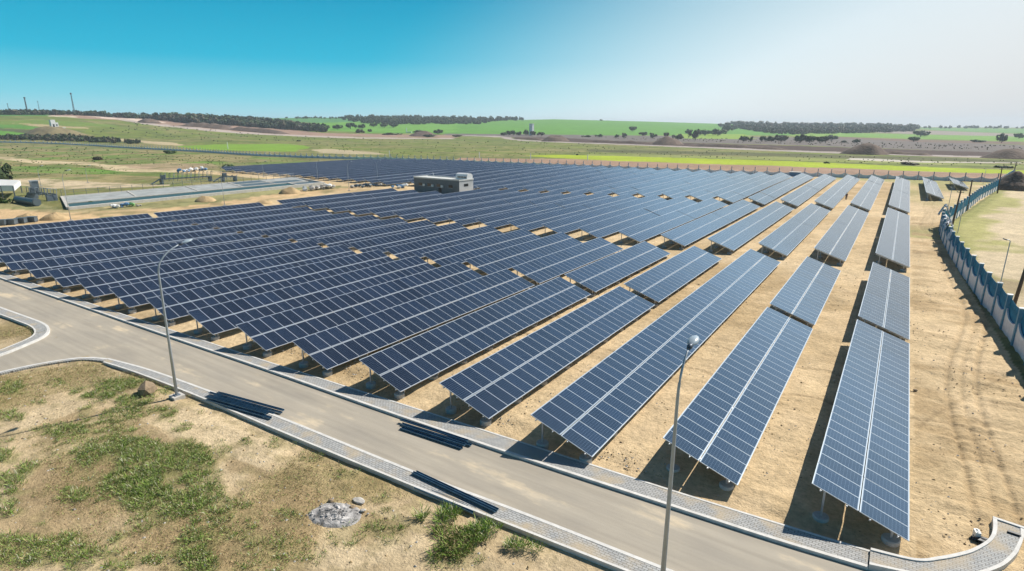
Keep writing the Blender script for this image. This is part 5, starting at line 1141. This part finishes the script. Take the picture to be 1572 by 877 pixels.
# ------------------------------------------------------------------ the worker
def person(x,y):
    z=hz1(x,y); t=empty('person',(x,y,z),R(200)); tag(t,'person in a dark red shirt and dark trousers standing on the sand between solar rows','person','people on site'); del t['group']
    J={'pel':(0,0,.93),'sp':(0,.02,1.15),'ch':(0,.03,1.36),'nk':(0,.02,1.50),'hd':(0,.0,1.60),'ht':(0,.0,1.72),
       'hl':(-.10,0,.88),'kl':(-.11,-.03,.48),'al':(-.12,.03,.08),'fl':(-.13,-.14,.03),'hr':(.10,0,.88),'kr':(.13,-.04,.48),'ar':(.15,.02,.08),'fr':(.17,-.14,.03),
       'sl':(-.19,.03,1.42),'el':(-.27,.03,1.14),'wl':(-.24,-.10,.92),'ml':(-.23,-.15,.84),'sr':(.19,.03,1.42),'er':(.28,.0,1.15),'wr':(.20,-.18,1.02),'mr':(.17,-.24,.98)}
    Rd={'pel':.15,'sp':.13,'ch':.15,'nk':.06,'hd':.095,'ht':.07,'hl':.095,'kl':.062,'al':.045,'fl':.04,'hr':.095,'kr':.062,'ar':.045,'fr':.04,'sl':.06,'el':.045,'wl':.032,'ml':.035,'sr':.06,'er':.045,'wr':.032,'mr':.035}
    E=[('pel','sp'),('sp','ch'),('ch','nk'),('nk','hd'),('hd','ht'),('pel','hl'),('hl','kl'),('kl','al'),('al','fl'),('pel','hr'),('hr','kr'),('kr','ar'),('ar','fr'),('ch','sl'),('sl','el'),('el','wl'),('wl','ml'),('ch','sr'),('sr','er'),('er','wr'),('wr','mr')]
    def skin(names,edges,name,mt_,grow=0,root='pel'):
        ks=list(names); me=bpy.data.meshes.new(name); me.from_pydata([J[k] for k in ks],[(ks.index(a),ks.index(b)) for a,b in edges],[]); o=obj(name,me,t); me.materials.append(M[mt_])
        md=o.modifiers.new('skin','SKIN'); 
        for k,v in zip(ks,me.skin_vertices[0].data): v.radius=(Rd[k]+grow,Rd[k]+grow); v.use_root=(k==root)
        o.modifiers.new('sub','SUBSURF').levels=1; o.modifiers['sub'].render_levels=2; return o
    skin(J.keys(),E,'body','skin')
    skin(['pel','sp','ch','sl','el','sr','er'],[('pel','sp'),('sp','ch'),('ch','sl'),('sl','el'),('ch','sr'),('sr','er')],'shirt','cloth_dark',.018)
    Rd['pel']=.13
    skin(['pel','hl','kl','al','hr','kr','ar'],[('pel','hl'),('hl','kl'),('kl','al'),('pel','hr'),('hr','kr'),('kr','ar')],'trousers','cloth_trousers',.02)
    m=MB(); m.blob((0,.02,1.70),(.105,.115,.09),2,3,.03); m.build('hair',M['black'],t,smooth=True)
person(-10.3,161.1)
x,y=-11.6,158.3; t=empty('wheelbarrow',(x,y,hz1(x,y)),.6); tag(t,'small dark wheelbarrow on the sand near the standing worker','wheelbarrow')
m=MB(); V=[(-.3,-.45,.35),(.3,-.45,.35),(.3,.4,.35),(-.3,.4,.35),(-.4,-.6,.65),(.4,-.6,.65),(.4,.5,.6),(-.4,.5,.6)]; m.add(V,[(0,3,2,1),(0,1,5,4),(1,2,6,5),(2,3,7,6),(3,0,4,7)]); m.build('tray',M['machine'],t)
m=MB(); m.tube([(-.03,.75,.2),(.03,.75,.2)],.2,14); m.build('wheel',M['black'],t)
for s in (-1,1):
    m=MB(); m.tube([(0,.75,.2),(s*.25,.1,.35),(s*.3,-1.1,.6)],.02,6); m.build('handle',M['steel'],t)

# ------------------------------------------------------------------ haze
m=bpy.data.materials.new('haze'); m.use_nodes=True; n=m.node_tree; n.nodes.clear(); out=n.nodes.new('ShaderNodeOutputMaterial'); pv=n.nodes.new('ShaderNodeVolumePrincipled')
pv.inputs['Color'].default_value=(.80,.90,1.0,1); pv.inputs['Density'].default_value=.00017; pv.inputs['Anisotropy'].default_value=.2
n.links.new(pv.outputs[0],out.inputs['Volume'])
hb=MB(); hb.box(-5900,5900,-5900,5900,-75,78); o=hb.build('haze',m); tag(o,'thin blue haze over the plain',kind='stuff')
